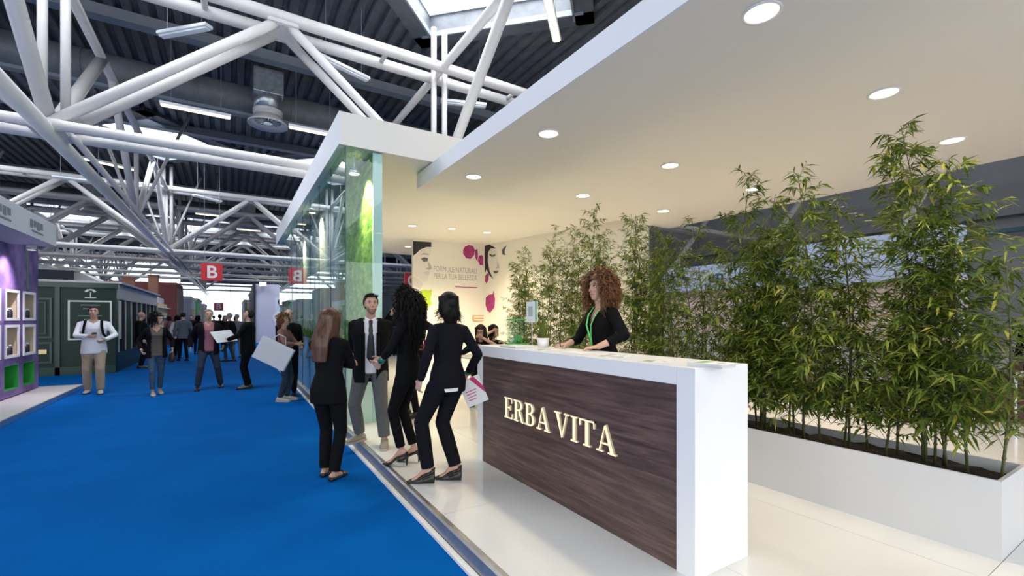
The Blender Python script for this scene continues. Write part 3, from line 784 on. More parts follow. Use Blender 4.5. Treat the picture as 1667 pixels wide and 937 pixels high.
# clear acrylic candy stand with green base
p = on_z(812, 558, CZ)
M_acr = glass_mat('acrylic', (.90, .97, .93), 1.45)
M_gr = mat('glossy_green', (.10, .42, .10), .3)
t = empty('acrylic_display', (CX1 - .14, 4.02, CZ), R(8), 'clear acrylic display box with green contents at the counter far end', 'display')
MB().box((-.075, -.075, 0), (.075, .075, .02)).build('base', M_gr, t)
for s in (-1, 1):
    MB().box((s * .074 - .002, -.074, .02), (s * .074 + .002, .074, .26)).build('side', M_acr, t)
    MB().box((-.072, s * .074 - .002, .02), (.072, s * .074 + .002, .26)).build('side', M_acr, t)
MB().box((-.08, -.08, .26), (.08, .08, .275)).build('lid', M_gr, t)
for i in range(12):
    MB().ball((rng.uniform(-.05, .05), rng.uniform(-.05, .05), .042 + .018 * (i // 4)), .022, 8, 6).build('sweet', M_gr if i % 3 else M_paper, t, smooth=True)
t = empty('card_holder', (CX1 - .10, 3.80, CZ), R(-5), 'upright white and green card on a stand behind the acrylic box', 'card')
MB().box((-.05, -.04, 0), (.05, .04, .01)).build('foot', M_acr, t)
MB().tube([(0, 0, .01), (0, 0, .24)], .005, 8).build('rod', M_zinc, t)
MB().box((-.004, -.11, .24), (.004, .11, .45)).build('card', M_paper, t)
MB().box((-.006, -.11, .24), (-.004, -.07, .45)).build('print', mat('mint_print', (.30, .62, .36), .5), t)
MB().box((-.006, -.02, .30), (-.004, .07, .40)).build('print', M_pgrey, t)
gp = empty('potted_grass', (CX1 - .12, 3.58, CZ), 0, 'small tuft of green grass in a white pot on the counter', 'plant')
MB().lathe([(.05, 0), (.06, .09), (.055, .09), (.05, .07)], 16).build('pot', M_white, gp, smooth=True)
gm = MB()
for i in range(110):
    a = rng.random() * 6.28; h = .12 + .16 * rng.random(); o = Vector((.035 * rng.uniform(-1, 1), .035 * rng.uniform(-1, 1), .07)); dd = Vector((math.cos(a), math.sin(a), 0))
    s = dd.cross(Vector((0, 0, 1))) * .004; e = dd * .08 * rng.random()
    gm.add([o - s, o + s, o + e + Vector((0, 0, h))], [(0, 1, 2)])
gm.build('blades', M_leaf, gp, kind='stuff')
# little tan board on the poster wall
t = empty('tan_sign', (0, 0, 0), 0, 'small tan notice board fixed to the poster wall above the seated people', 'sign')
q0, q1 = on_y(769, 513, 12.9), on_y(801, 522, 12.9)
MB().box((q0.x, 12.86, q1.z), (q1.x, 12.895, q0.z)).build('board', mat('tan_board', (.55, .36, .16), .6), t)
for i in range(2):
    MB().box((q0.x + .05, 12.856, q1.z + .03 + i * .08), (q1.x - .08 - .1 * i, 12.859, q1.z + .06 + i * .08)).build('print_line', M_poster, t)

# ================================================================ LEFT: lavender stand
M_lav = mat('lavender_print', (.24, .16, .38), .75, spec=.2, noise=.5, nscale=2.2, c2=(.09, .06, .18), detail=8)
M_green_n = mat('niche_green', (.015, .30, .04), .5)
M_niche = mat('niche_back', (.66, .56, .40), .6)
lt = empty('lavender_stand', (0, 0, 0), 0, 'lavender printed stand wall with white framed product niches', 'stand')
WX = -3.5
NY = [(10.2, 10.85), (11.05, 11.7), (11.9, 12.55), (12.77, 13.40)]
NZ = [(.22, .68), (.82, 1.44), (1.52, 2.10)]
ys = [6.0]
for a, b in NY: ys += [a, b]
ys.append(13.62)
wm = MB()
for i in range(len(ys) - 1):
    if i % 2 == 0: wm.box((WX - .35, ys[i], .09), (WX, ys[i + 1], 3.35))
    else:
        zz = [.09]
        for a, b in NZ: zz += [a, b]
        zz.append(3.35)
        for k in range(0, len(zz), 2): wm.box((WX - .35, ys[i], zz[k]), (WX, ys[i + 1], zz[k + 1]))
wm.build('printed_wall', M_lav, lt)
M_stem = mat('print_stem', (.10, .22, .05), .7)
MB().prism([(13.0, 2.15), (13.06, 2.15), (13.02, 2.9), (12.90, 3.3), (12.86, 3.3), (12.96, 2.85)], .003, basis((WX + .003, 0, 0), (0, 1, 0), (-1, 0, 0), (0, 0, 1))).build('stem_print', M_stem, lt)
M_jar = mat('jar_dark', (.02, .02, .03), .3)
for (a, b) in NY:
    for zi, (c, dd) in enumerate(NZ):
        MB().box((WX - .34, a, c), (WX - .32, b, dd)).build('niche_back', M_green_n if zi == 0 else M_niche, lt)
        if zi == 0:
            MB().box((WX - .32, a, c), (WX, a + .01, dd)).box((WX - .32, b - .01, c), (WX, b, dd)).box((WX - .32, a, dd - .01), (WX, b, dd)).box((WX - .32, a, c), (WX, b, c + .01)).build('niche_lining', M_green_n, lt)
            continue
        f = .05
        MB().box((WX - .32, a, c), (WX - .005, a + .012, dd)).box((WX - .32, b - .012, c), (WX - .005, b, dd)).box((WX - .32, a, dd - .012), (WX - .005, b, dd)).box((WX - .32, a, c), (WX - .005, b, c + .012)).build('niche_lining', M_niche, lt)
        MB().box((WX - .004, a - .01, c), (WX + .02, a + f, dd)).box((WX - .004, b - f, c), (WX + .02, b + .01, dd)).box((WX - .004, a + f, dd - f), (WX + .02, b - f, dd)).box((WX - .004, a + f, c), (WX + .02, b - f, c + f)).build('niche_frame', M_white, lt)
jl = {0: 'upper', 1: 'lower'}
for ni, (a, b) in enumerate(NY[2:]):
    for zi, zc in enumerate((1.57, .87)):
        for k in range(3):
            o = empty('jar', (WX - .075, a + .17 + .15 * k, zc), 0, '%s jar in the %s niche %s in the lavender wall' % (('first', 'second', 'third')[k] + ' dark cosmetics', jl[zi], ('left of its pair', 'right of its pair')[ni]), 'jar', 'cosmetics in the wall niches')
            MB().lathe([(.045, 0), (.05, .01), (.05, .07 + .03 * k), (.03, .10 + .03 * k)], 14).build('glass_body', M_jar, o, smooth=True)
            MB().lathe([(.034, .10 + .03 * k), (.034, .13 + .03 * k)], 14).build('lid', M_paper, o, smooth=True)
lp = empty('floor_lavender', (0, 0, 0)); lp['kind'] = 'structure'
MB().prism([(-7, -2), (-2.81, -2), (-2.81, 13.75), (-7, 13.75)], .068, basis((0, 0, .002), (1, 0, 0), (0, 0, 1), (0, 1, 0))).build('platform', mat('stand_floor', (.66, .66, .64), .35, noise=.06, nscale=2), lp)
MB().box((-2.81, -2, .003), (-2.78, 13.78, .085)).box((-7, 13.75, .003), (-2.81, 13.78, .085)).build('metal_edge', M_alu, lp)
cp = empty('stand_canopy', (0, 0, 0), 0, 'pale grey canopy edge over the lavender wall with dark lettering', 'canopy')
MB().box((-3.75, 5.5, 2.95), (-2.86, 12.1, 3.36)).build('canopy_box', mat('canopy_grey', (.50, .51, .55), .7), cp)
M_ltr = mat('lettering_dark', (.16, .16, .19), .6)
for (ya, yb) in ((9.35, 9.95), (10.75, 11.35)):
    for k in range(4):
        MB().box((-2.862, ya + k * .16, 3.10 + .03 * (k % 2)), (-2.855, ya + k * .16 + .12, 3.24)).build('lettering', M_ltr, cp)
    MB().box((-2.862, ya + .08, 3.04), (-2.855, yb + .02, 3.07)).build('lettering', M_ltr, cp)
q = empty('wall_spotlight', (-3.15, 11.9, 2.93), 0, 'glaring spotlight under the grey canopy, washing the lavender wall', 'spotlight')
MB().lathe([(.07, 0), (.07, -.10), (.06, -.10), (.06, -.02)], 16).build('can', M_white_steel, q, smooth=True)
MB().lathe([(.058, -.085), (.001, -.09)], 16).build('lens', emat('spot_white', (1, .9, 1), 30), q)
Lg = bpy.data.lights.new('wall_beam', 'SPOT'); Lg.energy = 170; Lg.color = (1, .82, 1); Lg.spot_size = R(100); Lg.spot_blend = .9; Lg.shadow_soft_size = .06
o = bpy.data.objects.new('wall_beam', Lg); col.objects.link(o); o.parent = q; o.location = (0, 0, -.1); o.rotation_euler = (0, R(24), 0)

# ================================================================ LEFT: dark green panelled stall
M_dg = mat('dark_green', (.004, .026, .016), .4, spec=.3, noise=.25, nscale=3)
M_dg2 = mat('dark_green_moulding', (.007, .040, .026), .3)
M_gold = mat('brass_plate', (.62, .52, .26), .35, metal=.6)
M_navy = mat('dark_roof', (.012, .016, .028), .6)
M_chalk = mat('chalk_white', (.62, .66, .62), .7)
gs = empty('green_stall', (-2.8, 17.1, 0), 0, 'dark green panelled exhibition stall with gold sign and awning', 'stall')
MB().box((-4.75, 0, 0), (0, .12, 2.5)).build('front_wall', M_dg, gs)
MB().box((-4.8, -.06, 2.42), (.06, .14, 2.56)).build('cornice', M_dg2, gs)
MB().box((-4.75, -.05, 0), (0, 0, .22)).build('plinth', M_dg2, gs)
def molding(x0, x1, z0, z1, w2=.05):
    MB().box((x0, -.03, z0), (x1, .0, z0 + w2)).box((x0, -.03, z1 - w2), (x1, 0, z1)).box((x0, -.03, z0 + w2), (x0 + w2, 0, z1 - w2)).box((x1 - w2, -.03, z0 + w2), (x1, 0, z1 - w2)).build('moulding', M_dg2, gs)
for x0, x1 in ((-2.62, -1.32), (-4.6, -2.9)):
    molding(x0, x1, 1.02, 2.12); molding(x0 + .12, x1 - .12, 1.14, 2.0, .025); molding(x0, x1, .34, .92)
MB().box((-2.86, -.06, 0), (-2.74, 0, 2.42)).build('pilaster', M_dg2, gs)
MB().box((-1.26, -.05, 0), (-1.16, 0, 2.42)).build('pilaster', M_dg2, gs)
MB().box((-1.9, -.05, .60), (-1.42, -.03, .72)).build('nameplate', M_gold, gs)
MB().box((-1.72, -.05, 1.56), (-1.60, -.02, 1.62)).build('door_plate', M_gold, gs)
fr = MB().box((-.98, -.04, .98), (-.10, -.01, 2.02)).build('notice_board', M_dg, gs)
MB().box((-1.0, -.05, .96), (-.08, -.01, 1.0)).box((-1.0, -.05, 2.02), (-.08, -.01, 2.06)).box((-1.0, -.05, 1.0), (-.96, -.01, 2.02)).box((-.12, -.05, 1.0), (-.08, -.01, 2.02)).build('white_frame', M_chalk, fr)
for k, wd in enumerate((.4, .3, .1, .5, .25, .45, .3, .4)):
    MB().box((-.54 - wd / 2, -.045, 1.92 - k * .1), (-.54 + wd / 2, -.041, 1.945 - k * .1)).build('text_line', mat('faded_text', (.16, .24, .20), .7), fr)
# white flower emblem above
em = MB()
for k in range(5):
    a = math.pi * (.1 + .2 * k)
    em.ball((-.54 + .09 * math.cos(a), -.015, 2.30 + .07 * math.sin(a)), (.04, .01, .025), 8, 5)
em.box((-.55, -.02, 2.16), (-.53, -.003, 2.3)).box((-.66, -.02, 2.13), (-.42, -.003, 2.15)).build('emblem', M_chalk, gs)
# long side along the aisle: shop windows under a grey fascia
M_fas = mat('grey_fascia', (.50, .50, .50), .7)
M_warm = mat('window_display', (.62, .52, .40), .6, noise=.5, nscale=5)
M_gl2 = glass_mat('shop_glass', (.80, .85, .85), 1.5)
MB().box((-.12, .12, 2.12), (.02, 8.4, 2.55)).build('fascia', M_fas, gs)
MB().box((-2.4, .0, 2.56), (.14, 8.5, 2.62)).build('roof_board', M_fas, gs)
MB().box((-.12, .12, 0), (0, 8.4, .55)).build('base_panel', M_dg, gs)
MB().box((-1.2, .3, .0), (-1.1, 8.4, 2.5)).build('inner_wall', M_warm, gs)
for i in range(9):
    y = .12 + i * 1.03
    MB().box((-.12, y, .55), (.01, y + .14, 2.12)).build('window_post', M_navy if i % 2 else M_dg2, gs)
    if i < 8:
        MB().box((-.06, y + .14, .55), (-.05, y + 1.03, 2.12)).build('pane', M_gl2, gs)
        MB().box((-.05, y + .50, .55), (-.02, y + .54, 2.12)).build('glazing_bar', M_chalk, gs)
MB().box((.012, .30, .95), (.03, .62, 2.08)).build('white_frame', M_chalk, gs)
qd, qe = on_y(62, 440, 25.9), on_y(118, 440, 25.9)
dk = empty('dark_box_stall', (qe.x - 1.45, 25.9, 0), 0, 'dark navy stall block rising behind the green stall', 'stall')
MB().box((-5, 0, 0), (1.45, 3, qe.z)).build('block', M_navy, dk)
MB().prism([(1.45, 2.62), (1.45, qe.z - .05), (1.65, qe.z - .05), (3.0, 2.7), (3.0, 2.62)], 3, Matrix.Translation((0, .2, 0))).build('sloped_awning', M_fas, dk)

# ================================================================ farther stands along the aisle
M_brick = mat('brick_red', (.17, .045, .045), .8, noise=.15, nscale=2)
M_brown = mat('brown_post', (.24, .11, .07), .7)
br = empty('brick_red_stand', (-2.75, 34, 0), 0, 'tall brick-red stand block beside the aisle', 'stand')
MB().box((-7.5, 0, 0), (0, 4.2, 3.72)).build('block', M_brick, br)
MB().box((-.001, .1, .2), (.03, 4.1, 3.4)).build('side_panel', mat('side_mauve', (.20, .14, .15), .7), br)
bs = empty('cream_stand', (-2.9, 28.2, 0), 0, 'small cream stand with warm shelves after the green stall', 'stand')
MB().box((-2.6, .6, 0), (-.4, 5, 2.7)).build('block', M_pale_wall, bs)
MB().box((-.4, .6, .5), (-.2, 4.6, 2.35)).build('lit_shelf_wall', mat('warm_shelf', (.72, .56, .36), .6, noise=.4, nscale=4), bs)
for k in range(4): MB().box((-.2, .6, .6 + k * .5), (.0, 4.6, .63 + k * .5)).build('shelf', M_white, bs)
for i, (u, v) in enumerate([(210, 452), (250, 449)]):
    q = on_y(u, v, 30 + i * 2)
    t = empty('brown_post', (q.x, 30 + i * 2, 0), 0, ['brown square post left, rising above the cream stand', 'brown square post right, beside the brick-red block'][i], 'post', 'brown posts')
    MB().box((-.22, -.22, 0), (.22, .22, q.z)).build('shaft', M_brown, t, bevel=.01)
    MB().box((-.26, -.26, q.z), (.26, .26, q.z + .06)).build('cap', M_brown, t)
for i, (x, y, wd, dp, h, m, lab) in enumerate([
        (-6.2, 46, 3.4, 6, 3.2, M_pale_wall, 'pale stand block far along the left of the aisle'),
        (-5.2, 55, 2.4, 8, 3.4, mat('green_banner', (.05, .42, .12), .6), 'stand with bright green side far along the aisle'),
        (-6.0, 68, 3.2, 9, 3.2, M_matt_white, 'white stand block at the left end of the aisle'),
        (1.5, 45, 5, 6, 3.7, M_navy, 'dark stand block far along the right of the aisle'),
        (1.6, 54, 5, 5, 3.3, mat('orange_banner', (.62, .24, .05), .6), 'orange stand block far along the right of the aisle'),
        (1.4, 62, 5, 14, 3.6, M_pale_wall, 'pale stand block at the right end of the aisle'),
        (-15.5, 30, 4, 8, 3.0, M_pale_wall, 'pale stand block behind the dark navy stall'),
        (-14, 44, 5, 8, 3.2, M_matt_white, 'white stand block far off at the left wall')]):
    t = empty('stand_block', (x, y, 0), 0, lab, 'stand', 'distant stands')
    MB().box((0, 0, 0), (wd, dp, h)).build('block', m, t)
    MB().box((-.05, -.05, h), (wd + .05, dp + .05, h + .18)).build('fascia', M_matt_white, t)
    MB().box((-.02 if x > 0 else wd, .5, .4), (0 if x > 0 else wd + .02, dp - .5, 2.4)).build('side_graphic', M_warm, t)
ps = empty('pale_poster_stand', (1.30, 33.0, 0), 0, 'pale lavender stand wall with a portrait poster beyond the glass', 'stand')
MB().box((0, 0, 0), (8, .2, 3.75)).build('wall_panel', mat('lilac_wall', (.60, .60, .72), .7), ps)
MB().box((-.08, -.1, 0), (.06, 3, 3.75)).build('edge_post', M_navy, ps)
MB().box((1.15, -.03, .6), (3.0, -.001, 2.9)).build('poster', mat('poster_blue', (.66, .76, .86), .6), ps)
po = MB().ball((1.75, -.03, 2.45), (.32, .01, .40), 16, 9).build('portrait', mat('print_skin', (.62, .44, .38), .6), ps)
MB().ball((1.68, -.04, 2.62), (.38, .01, .30), 16, 9).build('printed_hair', M_hairink, po)
MB().ball((1.75, -.028, 1.6), (.75, .008, .55), 16, 9).build('printed_coat', M_paper, po)
q = empty('flood_lamp', (1.75, 32.75, 3.72), 0, 'glaring flood lamp on top of the pale poster stand', 'lamp')
MB().box((-.2, -.1, -.12), (.2, .1, .12)).build('housing', M_black, q)
MB().box((-.18, -.12, -.10), (.18, -.10, .10)).build('lens', emat('flood_white', (.92, .95, 1), 45), q)
MB().box((-.02, .1, -.05), (.02, .26, .02)).build('bracket', M_black, q)

# ================================================================ RIGHT: what shows through the bamboo
ra = MB().box((9.2, -8, 0.001), (24, 30, .02)).build('floor_brown', mat('brown_floor', (.22, .095, .06), .6, noise=.35, nscale=1.5), kind='structure')
hb = empty('beam_90', (20, 0, 0)); hb['kind'] = 'structure'
MB().box((3.3, -14, 5.2), (3.7, 60, 6.3)).build('girder', mat('girder_grey', (.22, .22, .23), .7), hb)
MB().box((3.28, -14, 4.6), (3.5, 60, 4.75)).build('rail', mat('teal_rail', (.04, .13, .17), .5), hb)
for i in range(5):
    y = 1 + i * 5.0
    t = empty('leaning_brace', (20.5, y, 0), 0, 'pale steel brace leaning against the far wall, %s from the right' % ('first', 'second', 'third', 'fourth', 'fifth')[i], 'brace', 'steel braces at the far wall')
    MB().tube([(2.8, 0, 7.5), (-1.7, 2.77, .05)], .14, 8).build('tube', M_white_steel, t, smooth=True)
    MB().cbox((-1.7, 2.77, .05), (.4, .4, .06)).build('foot', M_white_steel, t)
M_bluew = mat('blue_white_panel', (.50, .60, .82), .5)
M_pink = mat('pink_white_panel', (.82, .66, .60), .6)
M_blue_t = mat('blue_text', (.02, .10, .35), .5)
def side_stand(x, y0, y1, h, hz, mh, mw, label, txt=None):
    t = empty('side_stand', (x, y0, 0), 0, label, 'stand', 'stands behind the bamboo')
    Ly = y1 - y0
    MB().box((0, 0, hz), (.3, Ly, h)).build('header', mh, t)
    MB().box((.3, 0, 0), (.4, Ly, hz + .05)).build('back_wall', mw, t)
    for k in (0, Ly - .1): MB().box((0, k, 0), (.12, k + .1, hz)).build('post', M_matt_white, t)
    MB().box((.1, Ly * .1, 0), (.3, Ly * .35, 1.0)).build('cabinet', M_black, t)
    MB().box((.1, Ly * .5, 0), (.3, Ly * .9, 1.05)).build('cabinet', M_matt_white, t)
    if txt: text_obj('text', txt, (h - hz) * .7, FACE_NEG_X(-.01, Ly * .5, (h + hz) / 2), M_blue_t, t, bold=.01)
side_stand(14.0, 7.2, 11.6, 3.4, 2.55, M_bluew, M_pink, 'pink lit stand with pale blue header, seen through the leaves', 'an')
side_stand(13.5, 3.2, 6.6, 3.6, 2.45, M_bluew, M_pink, 'stand with a blank pale blue header, middle one behind bamboo')
side_stand(12.6, -.8, 1.9, 2.8, 2.4, M_bluew, M_black, 'dark stand with a thin blue header at the right picture edge')
M_chair = mat('chair_black', (.02, .02, .022), .5)
def white_table(x, y, label):
    t = empty('white_table', (x, y, .02), 0, label, 'table', 'white tables beyond the planter')
    MB().box((-.45, -.45, .71), (.45, .45, .75)).build('tabletop', M_white, t, bevel=.01)
    for sx2 in (-1, 1):
        for sy in (-1, 1): MB().tube([(sx2 * .4, sy * .4, 0), (sx2 * .4, sy * .4, .71)], .02, 8).build('leg', M_zinc, t)
white_table(10.6, 3.4, 'white table beyond the planter, in the gap between bamboo stems')
white_table(9.9, 1.3, 'white table beyond the planter near the right picture edge')
def chair(x, y, rz, label):
    t = empty('black_chair', (x, y, .02), rz, label, 'chair', 'black chairs beyond the planter')
    MB().box((-.22, -.22, .43), (.22, .22, .47)).build('seat', M_chair, t, bevel=.015)
    for k in range(5): MB().box((-.21, -.235, .54 + k * .075), (.21, -.215, .585 + k * .075)).build('back_slat', M_chair, t)
    for sx2 in (-1, 1):
        MB().tube([(sx2 * .21, .2, 0), (sx2 * .21, .2, .43)], .013, 8).build('leg', M_zinc, t)
        MB().tube([(sx2 * .21, -.22, 0), (sx2 * .21, -.22, .90)], .013, 8).build('leg', M_zinc, t)
chair(9.2 + .35, 2.6, R(120), 'black slat-back chair nearest the planter')
chair(11.4, 2.7, R(-60), 'black slat-back chair behind the white table in the gap')
chair(10.9, .9, R(70), 'black slat-back chair at the right picture edge')
# ================================================================ PEOPLE
M_skin = mat('skin', (.56, .34, .25), .5, spec=.35, noise=.10, nscale=18)
M_skin_tan = mat('skin_tan', (.44, .25, .17), .5, spec=.35, noise=.1, nscale=18)
M_lip = mat('lip', (.42, .14, .12), .45)
M_eyew = mat('eye_white', (.75, .73, .70), .3)
M_eyed = mat('eye_dark', (.02, .014, .01), .2)
M_bk = mat('black_cloth', (.0045, .0045, .0055), .85, spec=.12)
M_bk2 = mat('navy_black_cloth', (.0065, .0068, .010), .85, spec=.12)
M_shirt_w = mat('white_shirt', (.74, .75, .80), .7)
M_tie = mat('dark_tie', (.012, .010, .016), .5)
M_greytr = mat('grey_trouser', (.12, .125, .125), .85, noise=.2, nscale=30)
M_jean = mat('blue_jeans', (.045, .10, .17), .85, noise=.35, nscale=12)
M_jean_d = mat('dark_jeans', (.018, .035, .065), .85, noise=.3, nscale=12)
M_beige = mat('beige_trouser', (.42, .33, .23), .85, noise=.12, nscale=15)
M_leather = mat('black_leather', (.012, .011, .011), .3)
M_shoe_t = mat('taupe_suede', (.30, .27, .22), .85)
M_shoe_l = mat('pale_shoe', (.46, .42, .36), .7)
M_band = mat('green_band', (.0, .16, .09), .5)
M_lany = mat('lanyard_green', (.12, .72, .15), .5)
M_hair_bk = mat('hair_black', (.006, .005, .005), .5, spec=.2, noise=.5, nscale=60, nstretch=(1, 1, .15))
M_hair_db = mat('hair_dark_brown', (.022, .012, .008), .5, spec=.25, noise=.5, nscale=50)
M_hair_br = mat('hair_brown', (.115, .050, .024), .42, noise=.65, nscale=40, nstretch=(1, 1, .15))
M_hair_cu = mat('hair_auburn', (.24, .105, .042), .5, spec=.3, noise=.75, nscale=30)
M_hair_gy = mat('hair_grey', (.30, .29, .28), .6, noise=.3, nscale=40)
M_pinkshirt = mat('pink_shirt', (.36, .13, .16), .8)
M_taupe = mat('taupe_top', (.105, .085, .070), .85)
M_mauve = mat('mauve_top', (.20, .085, .075), .85)
M_greycoat = mat('grey_coat', (.10, .125, .15), .85)
M_bag = mat('bag_paper', (.62, .63, .65), .6)

def dgmesh(v, f, voxel, smooth_it=3, push=0.0):
    """union of closed lofts -> one continuous skin"""
    me = bpy.data.meshes.new('tmp'); me.from_pydata(v, [], f)
    o = bpy.data.objects.new('tmp', me); col.objects.link(o)
    m = o.modifiers.new('r', 'REMESH'); m.mode = 'VOXEL'; m.voxel_size = voxel; m.use_smooth_shade = True
    if smooth_it:
        s = o.modifiers.new('s', 'SMOOTH'); s.factor = .5; s.iterations = smooth_it
    dg = bpy.context.evaluated_depsgraph_get(); dg.update()
    out = bpy.data.meshes.new_from_object(o.evaluated_get(dg))
    bpy.data.objects.remove(o); bpy.data.meshes.remove(me)
    return out
def cut_mesh(me, fn):
    """keep only the faces whose centre passes fn"""
    import bmesh
    bm = bmesh.new(); bm.from_mesh(me)
    dead = [f for f in bm.faces if not fn(f.calc_center_median())]
    bmesh.ops.delete(bm, geom=dead, context='FACES'); bm.to_mesh(me); bm.free()
    return me
def finish(name, me, m, parent, solid=0.0, **kw):
    me.name = name; me.materials.clear(); me.materials.append(m)
    me.polygons.foreach_set('use_smooth', [True] * len(me.polygons))
    o = link(name, me, parent)
    if solid:
        s = o.modifiers.new('t', 'SOLIDIFY'); s.thickness = solid; s.offset = 0
    return tag(o, **kw)

def ik(S, T, a, b, pole):
    S, T = Vector(S), Vector(T); d = T - S; L = d.length
    if L > (a + b) * .995: T = S + d * ((a + b) * .995 / L); d = T - S; L = d.length
    x = (a * a - b * b + L * L) / (2 * L); h = math.sqrt(max(0, a * a - x * x)); n = d / L
    p = Vector(pole) - n * Vector(pole).dot(n)
    p = p.normalized() if p.length > 1e-6 else Vector((0, 1, 0))
    return S + n * x + p * h, T

def person(x, y, z, rz, h=1.72, sex='f', label='', name='person', vox=.012, skin=None,
           feet=None, heel=0.0, shoe='flat', shoe_m=None, trouser_m=None, trouser_w=1.0, hem=0.0,
           top='jacket', top_m=None, inner_m=None, open_w=0.0, open_lo=1.12, jacket_lo=.80, tie=None,
           hands=None, whands=None, poles=None, grip=(.5, .5), hdir=(None, None), palm=(None, None),
           lean=0.0, twist=0.0, side=0.0, hyaw=0.0, hpitch=0.0, hroll=0.0, pelvis=(0, 0, 0), neck_v=.0, sleeve=1.0,
           hair='short', hair_m=None, face=True, beard=None, bulk=1.0, seated=False, group=None, brow=True, smile=0):
    s = h / 1.75
    skin = skin or M_skin
    t = empty(name, (x, y, z), rz, label, 'person', group)
    fem = sex == 'f'
    # ---- skeleton (local: facing +y, right hand at +x)
    hipz = (.90 * s) + heel * .85 + pelvis[2]
    P = Vector((pelvis[0], pelvis[1], hipz))
    def tors(q, k=1.0):
        """standard torso point -> posed; q in standard metres relative to the hip height .90"""
        q = Vector(q) * s
        tw = twist * min(1, max(0, q.z / (.5 * s))) * k
        q = Matrix.Rotation(tw, 3, 'Z') @ q
        q = Matrix.Rotation(side, 3, 'Y') @ (Matrix.Rotation(-lean, 3, 'X') @ q)
        return P + q
    def tdir(v, zz=.5):
        v = Matrix.Rotation(twist * min(1, max(0, zz / .5)), 3, 'Z') @ Vector(v)
        return Matrix.Rotation(side, 3, 'Y') @ (Matrix.Rotation(-lean, 3, 'X') @ v)
    if fem:
        prof = [(-.08, .105, .085, 0), (.0, .172, .112, -.012), (.08, .160, .105, -.008), (.19, .122, .088, .004), (.30, .132, .094, .008), (.39, .150, .110, .020), (.46, .150, .095, .008), (.52, .135, .075, -.005), (.555, .085, .058, -.008)]
        shx, shz, shr = .158, .492, .050
    else:
        prof = [(-.08, .110, .09, 0), (.0, .165, .112, 0), (.08, .158, .108, .004), (.19, .150, .104, .008), (.30, .162, .112, .010), (.40, .182, .120, .010), (.47, .182, .105, .0), (.525, .155, .08, -.008), (.565, .09, .062, -.01)]
        shx, shz, shr = .186, .490, .055
    prof = [(a, b * bulk, c * bulk, dd) for a, b, c, dd in prof]
    shx *= (bulk * .5 + .5)
    def torso(inf, lo=-9, hi=9, drop=None):
        r = []
        if drop is not None: r.append((tors((0, 0, drop), 0), tdir((prof[1][1] + inf + .004, 0, 0), 0) * s, tdir((0, prof[1][2] + inf + .004, 0), 0) * s))
        for zz, a, b, oy in prof:
            if lo <= zz <= hi:
                r.append((tors((0, oy, zz)), tdir((a + inf, 0, 0), zz) * s, tdir((0, b + inf, 0), zz) * s))
        return r
    SH = [tors((sg * shx, -.005, shz)) for sg in (-1, 1)]
    ua, fa = .285 * s, .245 * s
    hands = hands or (None, None)
    if whands:
        hands = [Matrix.Rotation(-rz, 3, 'Z') @ (Vector(q) - Vector((x, y, z))) for q in whands]
    HT_, EL = [], []
    for i, sg in enumerate((-1, 1)):
        T = hands[i]
        T = SH[i] + Vector((sg * .07 * s, .03 * s, -.50 * s)) if T is None else Vector(T)
        pole = (poles and poles[i]) or (sg * .35, -1, -.2)
        e, T = ik(SH[i], T, ua, fa, pole)
        EL.append(e); HT_.append(T)
    # ---- legs
    feet = feet or ((-.10, 0, 0, .12), (.10, 0, 0, -.12))     # x, y, z, yaw (left, right)
    tl, sl = .415 * s, .405 * s
    HIP = [P + Vector((sg * .088 * s, 0, -.015 * s)) for sg in (-1, 1)]
    AN, KN = [], []
    for i in range(2):
        f = feet[i]
        ank = Vector((f[0], f[1], f[2] + .085 * s + heel))
        fd = Vector((-math.sin(f[3]), math.cos(f[3]), 0))
        k, ank = ik(HIP[i], ank, tl, sl, fd * (1.0) + Vector((0, .2, 0)))
        AN.append(ank); KN.append(k)
    # ---- head frame
    NB = tors((0, -.005, .565)); HM = Matrix.Rotation(twist, 3, 'Z') @ Matrix.Rotation(hyaw, 3, 'Z') @ Matrix.Rotation(-lean * .5 - hpitch, 3, 'X') @ Matrix.Rotation(hroll, 3, 'Y')
    hs = s * .965
    HC = NB + tdir((0, .012, .055)) * s + HM @ Vector((0, .018, .105)) * hs
    def hp(x_, y_, z_): return HC + HM @ (Vector((x_, y_, z_)) * hs)
    HM4 = HM.to_4x4()
    # ---- body: one continuous skin
    b = MB()
    b.loft(torso(-.012), 18)
    b.loft([(NB + Vector((0, 0, -.03 * s)), (.062 * s, 0, 0), (0, .058 * s, 0)), (NB, (.056 * s, 0, 0), (0, .055 * s, 0)), (hp(0, -.012, -.075), HM @ Vector((.052 * s, 0, 0)), HM @ Vector((0, .055 * s, 0))), (hp(0, -.01, -.02), HM @ Vector((.05 * s, 0, 0)), HM @ Vector((0, .05 * s, 0)))], 14)
    fw = .95 if fem else 1.0
    b.ball(hp(0, -.012, .028), (.074 * hs, .094 * hs, .092 * hs), 18, 12, M=HM4)
    rings = []
    for zz, a, f_, bk in [(.06, .066, .082, -.03), (.03, .069, .088, -.03), (0, .068, .087, -.03), (-.03, .064, .086, -.02), (-.06, .056, .084, -.01), (-.085, .044, .080, .01), (-.105, .028, .074, .03), (-.116, .014, .062, .04)]:
        cy = (f_ + bk) / 2; rings.append((hp(0, cy, zz), HM @ Vector((a * fw * hs, 0, 0)), HM @ Vector((0, (f_ - bk) / 2 * hs, 0))))
    b.loft(rings, 16)
